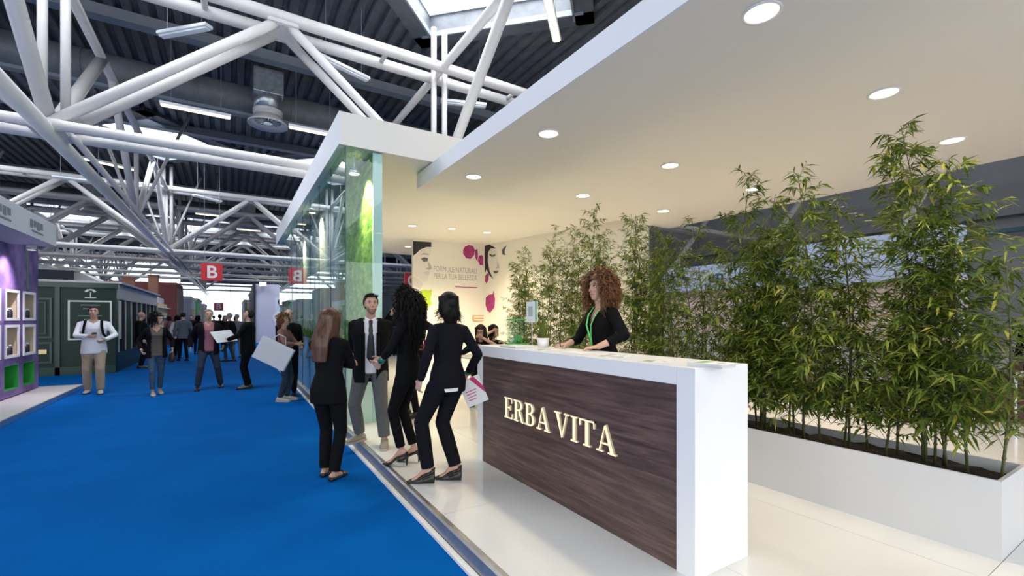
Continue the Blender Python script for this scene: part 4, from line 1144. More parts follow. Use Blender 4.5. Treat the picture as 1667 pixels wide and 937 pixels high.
    b.loft([(hp(0, .086, .022), HM @ Vector((.007, 0, 0)) * hs, HM @ Vector((0, .010, 0)) * hs), (hp(0, .095, -.005), HM @ Vector((.010, 0, 0)) * hs, HM @ Vector((0, .014, 0)) * hs), (hp(0, .099, -.026), HM @ Vector((.015, 0, 0)) * hs, HM @ Vector((0, .018, 0)) * hs), (hp(0, .088, -.036), HM @ Vector((.011, 0, 0)) * hs, HM @ Vector((0, .010, 0)) * hs)], 10)
    b.ball(hp(0, .082, .035), (.05 * hs, .012 * hs, .010 * hs), 10, 6, M=HM4)
    for sg in (-1, 1):
        b.ball(hp(sg * .071, -.004, -.004), (.010 * hs, .020 * hs, .032 * hs), 10, 8, M=HM4)
        b.ball(hp(sg * .040, .062, -.022), (.024 * hs, .02 * hs, .02 * hs), 10, 6, M=HM4)
    b.ball(hp(0, .086, -.062), (.024 * hs, .010 * hs, .011 * hs), 10, 6, M=HM4)
    for i, sg in enumerate((-1, 1)):
        b.tube([SH[i], SH[i].lerp(EL[i], .5), EL[i], EL[i].lerp(HT_[i], .35), HT_[i]], [.045 * s, .040 * s, .034 * s, .034 * s, .024 * s], 12)
        # hand: palm, four fingers, thumb
        d = Vector(hdir[i]).normalized() if hdir[i] else (HT_[i] - EL[i]).normalized()
        pn = Vector(palm[i]) if palm[i] else Vector((-sg, .25, 0))
        pn = (pn - d * pn.dot(d)).normalized(); sdv = d.cross(pn) * sg       # towards the thumb
        if not palm[i] and sdv.y < 0: sdv = -sdv
        W = HT_[i]
        b.loft([(W + d * a * s, sdv * w_ * s, pn * t_ * s) for a, w_, t_ in ((-.01, .025, .02), (.03, .036, .015), (.07, .041, .014), (.098, .038, .011))], 12)
        for k in range(4):
            off = (1.5 - k) * .0215; ln = (.072, .080, .075, .058)[k] * s; g = grip[i] * (1 + .1 * k)
            p0 = W + d * .088 * s + sdv * off * .92 * s
            q = [p0]; ang = 0
            dd0 = (d + sdv * (1.5 - k) * .10).normalized()
            for L_ in (.42, .33, .25):
                ang += g
                q.append(q[-1] + (dd0 * math.cos(ang) + pn * math.sin(ang)) * ln * L_)
            b.tube(q, [.0092 * s, .0088 * s, .008 * s, .0062 * s], 8)
        th = W + d * .025 * s + sdv * .028 * s
        b.tube([th, th + (d * .6 + sdv * .75 + pn * .25).normalized() * .040 * s, th + (d * .85 + sdv * .55 + pn * .45).normalized() * .075 * s], [.0125 * s, .011 * s, .0075 * s], 8)
        # leg and foot
        b.tube([HIP[i], HIP[i].lerp(KN[i], .5), KN[i], KN[i].lerp(AN[i], .35), AN[i]], [.072 * s, .060 * s, .046 * s, .046 * s, .032 * s], 12)
    FD = []
    for i in range(2):
        f = feet[i]; fd = Vector((-math.sin(f[3]), math.cos(f[3]), 0)); sd = Vector((fd.y, -fd.x, 0)); FD.append((fd, sd))
        A = AN[i]; gz = f[2] + .012
        hz = gz + heel
        b.loft([(Vector((A.x, A.y, hz + .035 * s)) + fd * (-.055 * s), sd * .020 * s, Vector((0, 0, .026 * s))), (Vector((A.x, A.y, hz + .04 * s)) + fd * (-.02 * s), sd * .030 * s, Vector((0, 0, .036 * s))),
                (Vector((A.x, A.y, gz + heel * .75 + .04 * s)) + fd * .04 * s, sd * .034 * s, Vector((0, 0, .032 * s))), (Vector((A.x, A.y, gz + heel * .22 + .024 * s)) + fd * .10 * s, sd * .040 * s, Vector((0, 0, .020 * s))),
                (Vector((A.x, A.y, gz + .014 * s)) + fd * .15 * s, sd * .036 * s, Vector((0, 0, .013 * s))), (Vector((A.x, A.y, gz + .010 * s)) + fd * .182 * s, sd * .018 * s, Vector((0, 0, .008 * s)))], 12)
    finish('body', dgmesh(b.v, b.f, vox * (.6 if vox < .011 else .85), 2), skin, t)
    if face:
        for sg in (-1, 1):
            e = MB().ball(hp(sg * .031, .078, .012), (.0130 * hs, .009 * hs, .0062 * hs), 12, 8, M=HM4).build('eye', M_eyew, t, smooth=True)
            MB().ball(hp(sg * .031, .0848, .012), (.0070 * hs, .0040 * hs, .0062 * hs), 10, 6, M=HM4).build('iris', M_eyed, e, smooth=True)
            MB().tube([hp(sg * .015, .084, .014), hp(sg * .022, .0885, .0195), hp(sg * .034, .088, .0205), hp(sg * .047, .078, .014)], [.0012 * hs, .0026 * hs, .0028 * hs, .0015 * hs], 6).build('eyelid', M_eyed, t, smooth=True)
            MB().tube([hp(sg * .014, .089, .033), hp(sg * .034, .088, .039), hp(sg * .050, .076, .032)], [.0035 * hs, .0042 * hs, .002 * hs], 6).build('eyebrow', hair_m or M_hair_db, t, smooth=True)
        MB().loft([(hp(-.024, .086, -.062), HM @ Vector((0, .004, 0)), HM @ Vector((0, 0, .003))), (hp(-.010, .0955, -.060), HM @ Vector((0, .006, 0)), HM @ Vector((0, 0, .008))), (hp(.010, .0955, -.060), HM @ Vector((0, .006, 0)), HM @ Vector((0, 0, .008))), (hp(.024, .086, -.062), HM @ Vector((0, .004, 0)), HM @ Vector((0, 0, .003)))], 8).build('lips', M_lip, t, smooth=True)
    if beard:
        bb = MB()
        rr = []
        for zz, a, f_, bk in [(-.045, .062, .088, .0), (-.06, .0585, .0875, .0), (-.085, .047, .084, .01), (-.105, .031, .078, .03), (-.119, .016, .066, .04)]:
            cy = (f_ + bk) / 2; rr.append((hp(0, cy, zz), HM @ Vector((a * hs, 0, 0)), HM @ Vector((0, (f_ - bk) / 2 * hs, 0))))
        bb.loft(rr, 18)
        HI = HM.inverted()
        def bk_(p):
            q = (HI @ (p - HC)) / hs
            return q.z < -.048 and not (abs(q.x) < .026 and q.z > -.078 and q.y > .05) and q.y > .012
        me = dgmesh(bb.v, bb.f, .005, 1)
        finish('beard', cut_mesh(me, bk_), beard, t)
    # ---- trousers
    tr = MB(); w = trouser_w
    tr.loft(torso(.010, -.1, .10), 18)
    for i in range(2):
        hemz = AN[i] + (KN[i] - AN[i]).normalized() * hem
        tr.tube([HIP[i] + Vector((0, 0, .03)), HIP[i].lerp(KN[i], .12), HIP[i].lerp(KN[i], .55), KN[i], KN[i].lerp(hemz, .4), hemz], [.080 * s, .092 * s * (.5 + w * .5), .074 * s * (.5 + w * .5), .058 * s * w, .057 * s * w, .050 * s * w], 14)
        tr.ball(KN[i], .057 * s * w, 10, 8)
    if trouser_m: finish('trousers', dgmesh(tr.v, tr.f, vox, 3), trouser_m, t)
    # ---- tops
    def upper(inf, lo, sleeve_r, sl_end, voxel, hi=9):
        m_ = MB()
        m_.loft(torso(inf, -.02, hi, drop=lo), 20)
        for i, sg in enumerate((-1, 1)):
            m_.ball(SH[i] + tdir((-sg * .012, 0, -.008)) * s, (shr + inf * .35) * s, 12, 8)
            m_.tube([SH[i] + tdir((-sg * .05, 0, .012)) * s, SH[i], SH[i].lerp(EL[i], .5), EL[i]], [.05 * s, .052 * s + sleeve_r, .045 * s + sleeve_r, .040 * s + sleeve_r], 12)
            if sl_end > .05:
                e = EL[i].lerp(HT_[i], sl_end); m_.tube([EL[i], EL[i].lerp(e, .5), e], [.040 * s + sleeve_r, .037 * s + sleeve_r, .030 * s + sleeve_r], 12)
            m_.ball(EL[i], .040 * s + sleeve_r, 10, 8)
        return dgmesh(m_.v, m_.f, voxel, 3)
    cyaw = Matrix.Rotation(-twist, 3, 'Z')
    TI = (Matrix.Rotation(side, 3, 'Y') @ Matrix.Rotation(-lean, 3, 'X')).inverted()
    def tl_(p):
        q = (TI @ (p - P)) / s
        return Matrix.Rotation(-twist * min(1, max(0, q.z / .5)), 3, 'Z') @ q
    def neck_cut(p, v):
        q = tl_(p)
        if q.z > .56 + .4 * abs(q.x) * (1 if q.y < .02 else 0): return False
        return not (v > 0 and q.y > .0 and q.z > .55 - v and abs(q.x) < .075 * (q.z - (.55 - v)) / v + .004)
    if inner_m:
        me = upper(.016, -.06, -.004, .2, vox, 9)
        finish('shirt', cut_mesh(me, lambda p: neck_cut(p, neck_v)), inner_m, t, solid=.004)
        if tie:
            rr = [(tors((0, .082 if fem else .085, .545)), (.020 * s, 0, 0)), ]
            zc = [.545, .52, .49, .43, .33, .22, .12, .06]
            def front(zq):
                for k in range(len(prof) - 1):
                    if prof[k][0] <= zq <= prof[k + 1][0]:
                        f_ = (zq - prof[k][0]) / (prof[k + 1][0] - prof[k][0]); return (prof[k][2] + prof[k][3]) * (1 - f_) + (prof[k + 1][2] + prof[k + 1][3]) * f_
                return prof[-1][2]
            ws = [.020, .022, .018, .024, .032, .040, .044, .004]
            tr_ = [(tors((0, front(zq) + .020 + (.012 if zq > .5 else 0), zq)), tdir((w_, 0, 0)) * s, tdir((0, .007, 0)) * s) for zq, w_ in zip(zc, ws)]
            MB().loft(tr_, 8).build('tie', tie, t, smooth=True)
            for sg in (-1, 1):
                MB().add([tors((sg * .004, .075, .548)), tors((sg * .06, .052, .585)), tors((sg * .062, .075, .545)), tors((sg * .030, .102, .500)), tors((sg * .066, .0, .592))], [(0, 1, 2, 3), (1, 4, 2)]).build('collar', inner_m, t)
    if top_m:
        inf = (.028 if fem else .034) if inner_m else ((.014 if fem else .022) if top == 'jacket' else .010)
        me = upper(inf, jacket_lo - .90, .010 if top == 'jacket' and not fem else .004, sleeve, vox)
        def keep(p):
            q = tl_(p)
            if q.z > .575 and abs(q.x) < .10: return False
            if open_w > 0 and q.y > .02:
                lo = open_lo - .90
                if q.z > lo:
                    wv = .018 + open_w * (q.z - lo) / (.56 - lo)
                    if abs(q.x) < wv: return False
                elif q.z < lo - .06:
                    if abs(q.x) < .012 + .25 * (lo - .06 - q.z): return False
                if open_lo < .8: 
                    if abs(q.x) < open_w: return False
            elif open_w == 0: return neck_cut(p, neck_v)
            return True
        finish('jacket' if top == 'jacket' else 'top', cut_mesh(me, keep), top_m, t, solid=.006)
        if top == 'jacket' and open_w > 0 and not fem and open_lo > .8:
            lo = open_lo - .90
            for sg in (-1, 1):
                v_, f_ = [], []
                for k in range(7):
                    zq = lo + (.54 - lo) * k / 6; wv = .018 + open_w * (zq - lo) / (.56 - lo); lw = .012 + .055 * math.sin(math.pi * min(1, k / 5.2) * .62)
                    fy = [front_y(prof, zq, wv, inf), front_y(prof, zq, wv + lw, inf)]
                    v_ += [tors((sg * (wv - .004), fy[0] + .006, zq)), tors((sg * (wv + lw), fy[1] + .006, zq))]
                for k in range(6): f_.append((2 * k, 2 * k + 1, 2 * k + 3, 2 * k + 2))
                o = MB().add(v_, f_).build('lapel', top_m, t, smooth=True); sm = o.modifiers.new('t', 'SOLIDIFY'); sm.thickness = .004
    # ---- shoes
    sm_ = shoe_m or M_leather
    for i in range(2):
        fd, sd = FD[i]; A = AN[i]; f = feet[i]; gz = f[2]
        Fp = lambda a, zz, si=0: Vector((A.x, A.y, gz + zz)) + fd * a * s + sd * si * s
        sh = MB()
        if shoe in ('shoe', 'trainer'):
            hh = .05 if shoe == 'shoe' else .058
            sh.loft([(Fp(-.075, .035), sd * .018, Vector((0, 0, .030))), (Fp(-.06, .042), sd * .034, Vector((0, 0, .042))), (Fp(-.02, hh), sd * .042, Vector((0, 0, .052))), (Fp(.04, .044), sd * .044, Vector((0, 0, .044))), (Fp(.10, .034), sd * .050, Vector((0, 0, .034))), (Fp(.16, .028), sd * .046, Vector((0, 0, .028))), (Fp(.205, .022), sd * .026, Vector((0, 0, .018)))], 14)
            o = finish('shoe', dgmesh(sh.v, sh.f, .008, 2), sm_, t)
            so = MB()
            pts = [(-.078, .03), (-.05, .042), (.02, .044), (.10, .053), (.17, .047), (.212, .026)]
            vs = [Fp(a, zz, sg * w_) for zz in (0.001, .022) for sg, seq in ((1, pts), (-1, pts[::-1])) for a, w_ in seq]
            n2 = len(vs) // 2
            so.add(vs, [tuple(range(n2)), tuple(range(2 * n2 - 1, n2 - 1, -1))] + [(k, n2 + k, n2 + (k + 1) % n2, (k + 1) % n2) for k in range(n2)])
            so.build('sole', M_leather if shoe == 'shoe' else M_shoe_l, o)
        elif shoe == 'flat':
            sh.loft([(Fp(-.068, .022), sd * .022, Vector((0, 0, .020))), (Fp(-.05, .022), sd * .036, Vector((0, 0, .022))), (Fp(.03, .016), sd * .038, Vector((0, 0, .016))), (Fp(.10, .018), sd * .046, Vector((0, 0, .020))), (Fp(.16, .020), sd * .043, Vector((0, 0, .024))), (Fp(.195, .014), sd * .022, Vector((0, 0, .014)))], 14)
            o = finish('shoe', dgmesh(sh.v, sh.f, .007, 1), sm_, t)
            MB().tube([Fp(.095, .03, -.046), Fp(.10, .058, -.02), Fp(.10, .058, .02), Fp(.095, .03, .046)], .010, 8).build('strap', sm_, o, smooth=True)
        elif shoe in ('pump', 'wedge'):
            H = heel
            sh.loft([(Fp(-.070, H + .030), sd * .016, Vector((0, 0, .026))), (Fp(-.055, H + .028), sd * .032, Vector((0, 0, .028))), (Fp(-.01, H * .92 + .018), sd * .034, Vector((0, 0, .018))), (Fp(.05, H * .58 + .016), sd * .036, Vector((0, 0, .016))), (Fp(.105, H * .14 + .018), sd * .043, Vector((0, 0, .020))), (Fp(.15, .020), sd * .039, Vector((0, 0, .020))), (Fp(.198, .012), sd * .012, Vector((0, 0, .010)))], 14)
            if shoe == 'pump':
                sh.tube([Fp(-.060, H + .02), Fp(-.062, H * .6), Fp(-.058, 0.001)], [.022, .012, .008], 8)
            else:
                sh.loft([(Fp(-.068, (H + .02) / 2), sd * .030, Vector((0, 0, (H + .02) / 2))), (Fp(-.02, (H + .0) / 2), sd * .036, Vector((0, 0, H / 2))), (Fp(.05, H * .32), sd * .037, Vector((0, 0, H * .32))), (Fp(.10, .018), sd * .044, Vector((0, 0, .018))), (Fp(.185, .012), sd * .030, Vector((0, 0, .012)))], 14)
            o = finish('shoe', dgmesh(sh.v, sh.f, .006, 1), sm_, t)
            if shoe == 'wedge':
                MB().tube([Fp(-.045, H + .05, -.034), Fp(-.068, H + .058, 0), Fp(-.045, H + .05, .034)], .007, 6).build('strap', sm_, o, smooth=True)
    # ---- hair
    hm = hair_m or M_hair_db
    HI = HM.inverted()
    hl = lambda p: (HI @ (p - HC)) / hs
    if hair:
        hb_ = MB(); rg = random.Random(int(x * 1000) + int(y * 77))
        k = 1.0
        def cap(inf, oy=0, oz=0): hb_.ball(hp(0, -.014 + oy, .030 + oz), ((.076 + inf) * hs, (.096 + inf) * hs, (.094 + inf) * hs), 20, 14, M=HM4)
        def strand(base, pts, r0, n=5, mb=None): (mb or hb_).tube([base] + pts, [r0] + [r0 * (1 - .8 * (j + 1) / len(pts)) for j in range(len(pts))], n)
        if hair in ('short', 'receding'):
            cap(.010, -.002, .003)
            me = dgmesh(hb_.v, hb_.f, .006, 1)
            fl = .086 if hair == 'short' else .100
            def kp(p):
                q = hl(p)
                if q.y > .045: return q.z > fl - .25 * (q.y - .045) * 0 
                if q.y > -.01: return q.z > .018 + (q.y + .01) * 1.0 or (abs(q.x) > .06 and q.z > -.02 and q.y < .01)
                return q.z > -.065
            o = finish('hair', cut_mesh(me, kp), hm, t, solid=.008)
            tf_ = MB()
            for j in range(90):
                a = rg.uniform(-1.2, 1.2); q = Vector((.072 * math.sin(a), .062 * rg.random() - .01 + .02, .115 - .03 * abs(math.sin(a))))
                p0 = hp(*q); tf_.tube([p0, p0 + HM @ Vector((q.x * .1, .006, .018 + .01 * rg.random())) * hs], [.006 * hs, .001], 4)
            if hair == 'short' and vox < .011: tf_.build('tuft', hm, o, smooth=True)
        elif hair == 'bald':
            cap(.006, -.002, -.01)
            me = dgmesh(hb_.v, hb_.f, .008, 1)
            finish('hair', cut_mesh(me, lambda p: hl(p).z < .05 and hl(p).z > -.06 and hl(p).y < .012), hm, t, solid=.006)
        elif hair in ('long', 'bob'):
            cap(.022 if hair == 'long' else .016, -.004, .004)
            drop = .46 if hair == 'long' else .20
            wid = .100 if hair == 'long' else .092
            rr = []
            rr.append((hp(0, -.035, .095), HM @ Vector((.045 * hs, 0, 0)), HM @ Vector((0, .05 * hs, 0))))
            for j in range(7):
                f_ = j / 6
                zz = .05 - f_ * (drop + .02); yy = -.040 - (.115 * min(1, f_ * 1.7) if hair == 'long' else .012 * math.sin(f_ * 1.8))
                rr.append((HC + HM @ Vector((0, yy * hs, 0)) + Vector((0, 0, zz * hs)), HM @ Vector(((wid + .02 * math.sin(f_ * 3.0) - (.012 * f_ * f_ if hair == 'long' else .028 * f_ ** 2)) * hs, 0, 0)), HM @ Vector((0, (.066 - .03 * f_) * hs, 0))))
            hb_.loft(rr, 18)
            me = dgmesh(hb_.v, hb_.f, .007, 2)
            def kp(p):
                q = hl(p)
                return not (q.y > .020 + .05 * max(0, q.z) and q.z < .062 and abs(q.x) < .075 - .1 * max(0, -q.y)) and not (q.y > .05 and q.z < .07)
            o = finish('hair', cut_mesh(me, kp), hm, t, solid=.006)
            sb = MB()
            ns_ = 380 if vox < .011 else 80
            for j in range(ns_):
                a = rg.uniform(-2.25, 2.25)                       # angle from the back
                r0 = .094; q0 = Vector((math.sin(a) * (.098 if hair == 'long' else .088), -.014 - math.cos(a) * .108, .03 + .05 * rg.random()))
                ln = drop * (.75 + .35 * rg.random()) * (1 if abs(a) < 1.6 else .85)
                pts = []; fl_ = rg.uniform(-.012, .016)
                for q in range(1, 8):
                    f_ = q / 7
                    sx_ = q0.x * (1 - (.30 if hair == 'long' else .12) * f_) + fl_ * f_ + .005 * math.sin(f_ * 9 + a * 3)
                    sy_ = q0.y * (1 - .12 * f_) - (.075 if hair == 'long' else .0) * min(1, f_ * 1.8) * max(0, math.cos(a)) + .004 * math.sin(f_ * 7 + a)
                    if hair == 'bob' and f_ > .65: sx_ += (f_ - .65) * .16 * math.copysign(1, fl_) * (.4 + abs(math.sin(a))) * rg.uniform(.3, 1.3)
                    pts.append(HC + HM @ Vector((sx_, sy_, 0)) * hs + HM @ Vector((0, 0, q0.z * hs)) + Vector((0, 0, -ln * f_ * hs)))
                strand(hp(*(q0 + Vector((0, 0, .02)))), pts, (.0065 if vox < .011 else .010) * rg.uniform(.7, 1.2), 4, sb)
            sb.build('strands', hm, o, smooth=True, kind='stuff')
        elif hair == 'curly' or hair == 'curly_long' or hair == 'curly_short':
            big = {'curly': 1.0, 'curly_long': 1.12, 'curly_short': .62}[hair]
            cap(.02, -.006, .006)
            me = dgmesh(hb_.v, hb_.f, .008, 1)
            o = finish('hair', cut_mesh(me, lambda p: not (hl(p).y > .048 and hl(p).z < .075)), hm, t, solid=.006)
            sb = MB()
            near = vox < .011
            n_ = 1050 if near else 120
            nn = 15 if near else 8
            for j in range(n_):
                a = rg.uniform(-2.5, 2.5); el = rg.uniform(-.75, 1.5)
                rad = big * (.045 + .085 * rg.random() ** .7)
                q0 = Vector((math.sin(a) * math.cos(el) * .080, -.014 - math.cos(a) * math.cos(el) * .098, .03 + math.sin(el) * .098))
                if q0.y > .03 and q0.z < .070: continue
                n0 = (q0 - Vector((0, -.014, .03))).normalized()
                n0 = (n0 + Vector((rg.uniform(-.3, .3), rg.uniform(-.3, .3), rg.uniform(-.2, .3)))).normalized()
                ln = (.10 + .15 * rg.random()) * (1.0 if hair != 'curly_short' else .45)
                if hair == 'curly_long' and math.cos(a) > -.3: ln *= 2.3
                c1 = rg.uniform(0, 6.28); tw_ = rg.choice((-1, 1)) * rg.uniform(1.3, 1.9); ca = rg.uniform(.007, .014)
                pts = []
                for q in range(1, nn + 1):
                    f_ = q / nn
                    cen = q0 + n0 * rad * min(1, f_ * 2.2) * (1 - .2 * f_) + Vector((0, 0, -ln * f_ ** 1.35 + .03 * (1 - f_)))
                    if cen.y > .04 and cen.z < .068 and abs(cen.x) < .080: cen.x = math.copysign(.080 + .03 * rg.random(), cen.x)
                    hx = Vector((math.cos(c1 + q * tw_), math.sin(c1 + q * tw_), .5 * math.sin(c1 * 2 + q * 1.3))) * ca
                    pts.append(hp(*(cen + hx)))
                strand(hp(*q0), pts, rg.uniform(.0040, .0068) * (1 if near else 2.2), 4, sb)
            sb.build('curls', hm, o, smooth=True, kind='stuff')
    info = dict(root=t, hands=HT_, elbows=EL, HC=HC, tors=tors, s=s, ankles=AN, hp=hp, tdir=tdir)
    return info
def front_y(prof, zq, xq, inf):
    for k in range(len(prof) - 1):
        if prof[k][0] <= zq <= prof[k + 1][0]:
            f_ = (zq - prof[k][0]) / (prof[k + 1][0] - prof[k][0])
            a = prof[k][1] * (1 - f_) + prof[k + 1][1] * f_ + inf; b = prof[k][2] * (1 - f_) + prof[k + 1][2] * f_ + inf; oy = prof[k][3] * (1 - f_) + prof[k + 1][3] * f_
            return oy + b * math.sqrt(max(.05, 1 - (xq / a) ** 2))
    return .06
def wr(info, pt):
    """person-local point -> world"""
    t = info['root']; return Matrix.Translation(t.location) @ Matrix.Rotation(t.rotation_euler.z, 4, 'Z') @ Vector(pt)
def wristband(info, i, m, name='wristband', f=.82, r=.034, wd=.05):
    e, h_ = info['elbows'][i], info['hands'][i]; c = e.lerp(h_, f); d = (h_ - e).normalized()
    MB().tube([c - d * wd / 2, c + d * wd / 2], r * info['s'], 16).build(name, m, info['root'], smooth=True)
def world_face(dx, dy): return math.atan2(-dx, dy)
# ---------------------------------------------------------------- the group at the stand edge
A = person(.82, 4.72, 0, R(-38), 1.655, 'f', 'woman with long straight brown hair in black, standing with folded arms on the blue carpet', vox=.0095,
           feet=((-.07, .05, 0, .10), (.08, -.05, 0, -.2)), shoe='flat', trouser_m=M_bk, trouser_w=1.12, hem=.0, top='jacket', top_m=M_bk, jacket_lo=.78, sleeve=.85,
           hands=((.06, .22, 1.12), (-.05, .24, 1.10)), poles=((-1, -.1, -.5), (1, -.1, -.5)), grip=(.7, .7), hair='long', hair_m=M_hair_br, hyaw=R(-18), hpitch=R(2))
B = person(1.40, 5.40, PZ, R(166), 1.77, 'm', 'man in dark suit jacket, white shirt and tie with grey trousers, hands behind his back', vox=.0095,
           feet=((-.15, .20, 0, R(-4)), (.12, -.12, 0, R(-52))), pelvis=(.0, .02, -.02), shoe='trainer', shoe_m=M_shoe_t, trouser_m=M_greytr, trouser_w=1.28, hem=.03, top='jacket', top_m=M_bk, inner_m=M_shirt_w, open_w=.060, open_lo=.70, jacket_lo=.74, tie=M_tie, sleeve=.95,
           hands=((-.05, -.20, .96), (.07, -.20, .94)), poles=((-1, -.25, 0), (1, -.25, 0)), grip=(.6, .6), hair='short', hair_m=M_hair_db, hyaw=R(10), hpitch=R(-3), beard=mat('stubble', (.27, .17, .125), .7, noise=.4, nscale=60), neck_v=.04)
C = person(1.52, 4.42, PZ, R(48), 1.66, 'f', 'woman with big dark curly hair, black suit and high heels, green wristband', vox=.0095,
           feet=((-.06, .05, 0, .10), (.06, -.03, 0, -.02)), heel=.085, shoe='pump', trouser_m=M_bk, trouser_w=.98, hem=.02, top='jacket', top_m=M_bk, jacket_lo=.77, sleeve=.55,
           hands=((-.10, .26, 1.02), (.04, .30, 1.05)), poles=((-1, -.5, -.3), (1, -.5, -.3)), grip=(.6, .6), hair='curly_long', hair_m=M_hair_bk, hyaw=R(5))
wristband(C, 0, M_band, f=.74, r=.036, wd=.065)
D = person(1.66, 3.78, PZ, R(6), 1.64, 'f', 'woman with black bob in black trouser suit and wedge heels, seen from behind', vox=.0095,
           feet=((-.17, .05, 0, .90), (.06, -.03, 0, .80)), heel=.075, shoe='wedge', trouser_m=M_bk2, trouser_w=1.25, hem=-.02, top='jacket', top_m=M_bk2, jacket_lo=.80, sleeve=.96,
           hands=((-.25, .03, .92), (.26, .06, .95)), poles=((-.5, -1, 0), (.5, -1, 0)), grip=(.45, .75), hair='bob', hair_m=M_hair_bk, hyaw=R(12), side=R(2), pelvis=(.0, 0, -.01))
wristband(D, 0, M_zinc, 'bracelet', .93, .033, .02); wristband(D, 1, M_band, 'wristband', .97, .033, .04)
MB().loft([(D['tors']((-.02, -.125, -.055)), (.075, 0, 0), (0, .012, 0)), (D['tors']((-.02, -.128, -.085)), (.065, 0, 0), (0, .010, 0))], 10).build('shirt_tail', M_shirt_w, D['root'])
# brochures held by D
hw = wr(D, D['hands'][1] + Vector((.02, .02, -.12)))
M_brp = mat('brochure_magenta', (.55, .03, .14), .5)
bt = empty('brochure', hw, R(-28), 'white and magenta brochure hanging from the hand of the woman with the bob', 'brochure')
bm_ = Matrix.Rotation(R(-22), 4, 'Y') @ Matrix.Rotation(R(14), 4, 'X')
MB().box((-.09, -.003, -.22), (.12, .003, .06), M=bm_).build('cover', M_paper, bt)
MB().prism([(.02, .06), (.07, .06), (.12, -.06), (.12, -.14)], -.001, bm_ @ Matrix.Translation((0, -.0031, 0))).build('magenta_stripe', M_brp, bt)
for k in range(4): MB().box((-.06, -.0036, -.16 + k * .03), (.02 + .01 * k, -.003, -.152 + k * .03), M=bm_).build('text_line', M_brp, bt)

# ---------------------------------------------------------------- the hostess behind the counter
E = person(2.98, 3.14, PZ, R(82), 1.79, 'f', 'woman with auburn curly hair and green lanyard, writing behind the white counter', vox=.0095, skin=M_skin,
           heel=.10, shoe='pump', trouser_m=M_bk, top='top', top_m=M_bk, jacket_lo=.82, sleeve=.62, neck_v=.17, lean=R(5),
           whands=((2.66, 2.90, CZ + .035), (2.66, 3.31, CZ + .04)), poles=((-1, -.9, 0), (1, -.7, -.6)), hdir=((.55, .8, -.12), (.1, 1, -.1)), palm=((0, 0, -1), (0, -.3, -1)), grip=(.45, .6), hair='curly', hair_m=M_hair_cu, hyaw=R(8), hpitch=R(-4), bulk=.97)
lp_ = []
fr_ = E['tors']
for sg in (-1, 1):
    lp_.append([fr_((sg * .03, -.075, .57)), fr_((sg * .066, -.04, .585)), fr_((sg * .072, .03, .555)), fr_((sg * .055, .105, .49)), fr_((sg * .035, .148, .40)), fr_((sg * .012, .140, .30)), fr_((sg * .002, .125, .20))])
for pts in lp_: MB().tube(pts, .010, 6, flat=.25).build('lanyard', M_lany, E['root'], smooth=True)
MB().loft([(fr_((0, .128, .21)), (.012, 0, 0), (0, .006, 0)), (fr_((0, .130, .17)), (.014, 0, 0), (0, .006, 0))], 8).build('lanyard_clip', M_black, E['root'])
MB().box((-.032, -.003, -.13), (.032, .003, 0), M=Matrix.Translation(fr_((0, .138, .165)))).build('badge', mat('badge_green', (.30, .60, .12), .4), E['root'])
pw = wr(E, E['hands'][1] + Vector((-.03, .09, .02)))
pn_ = empty('pen', pw, R(40), 'pen in the hand of the counter woman', 'pen')
MB().tube([(0, 0, -.04), (.03, .02, .09)], .005, 8).build('barrel', M_black, pn_)

# ---------------------------------------------------------------- behind the group
hw = on_y(695, 568, 6.2)
F = person(2.30, 6.55, PZ, R(115), 1.78, 'm', 'man in black suit partly hidden behind the curly haired and bob haired women', vox=.012,
           shoe='shoe', trouser_m=M_bk, top='jacket', top_m=M_bk, jacket_lo=.76, inner_m=M_shirt_w, open_w=.06, open_lo=1.1,
           whands=(hw + Vector((.02, .1, .06)), (2.0, 6.5, PZ + 1.55)), poles=((-1, -.6, 0), (.9, .3, -.8)), hair='short', hair_m=M_hair_db, neck_v=.05)
fo = empty('pink_folder', (hw.x, 6.2, hw.z), R(20), 'bright pink folder showing between the two dark suited women', 'folder')
MB().box((-.06, -.004, -.17), (.06, .004, .14)).build('cover', mat('hot_pink', (.75, .05, .22), .5), fo)
MB().box((-.055, -.0045, -.16), (.055, -.004, .03)).build('sheet', M_paper, fo)
def seated(x, y, rz, h, label, **kw):
    sz = .47
    return person(x, y, PZ, rz, h, label=label, pelvis=(0, 0, sz + .06 - .90 * h / 1.75), feet=((-.12, .46, 0, 0), (.12, .46, 0, 0)), **kw)
st = on_z(783, 596, 1.0)
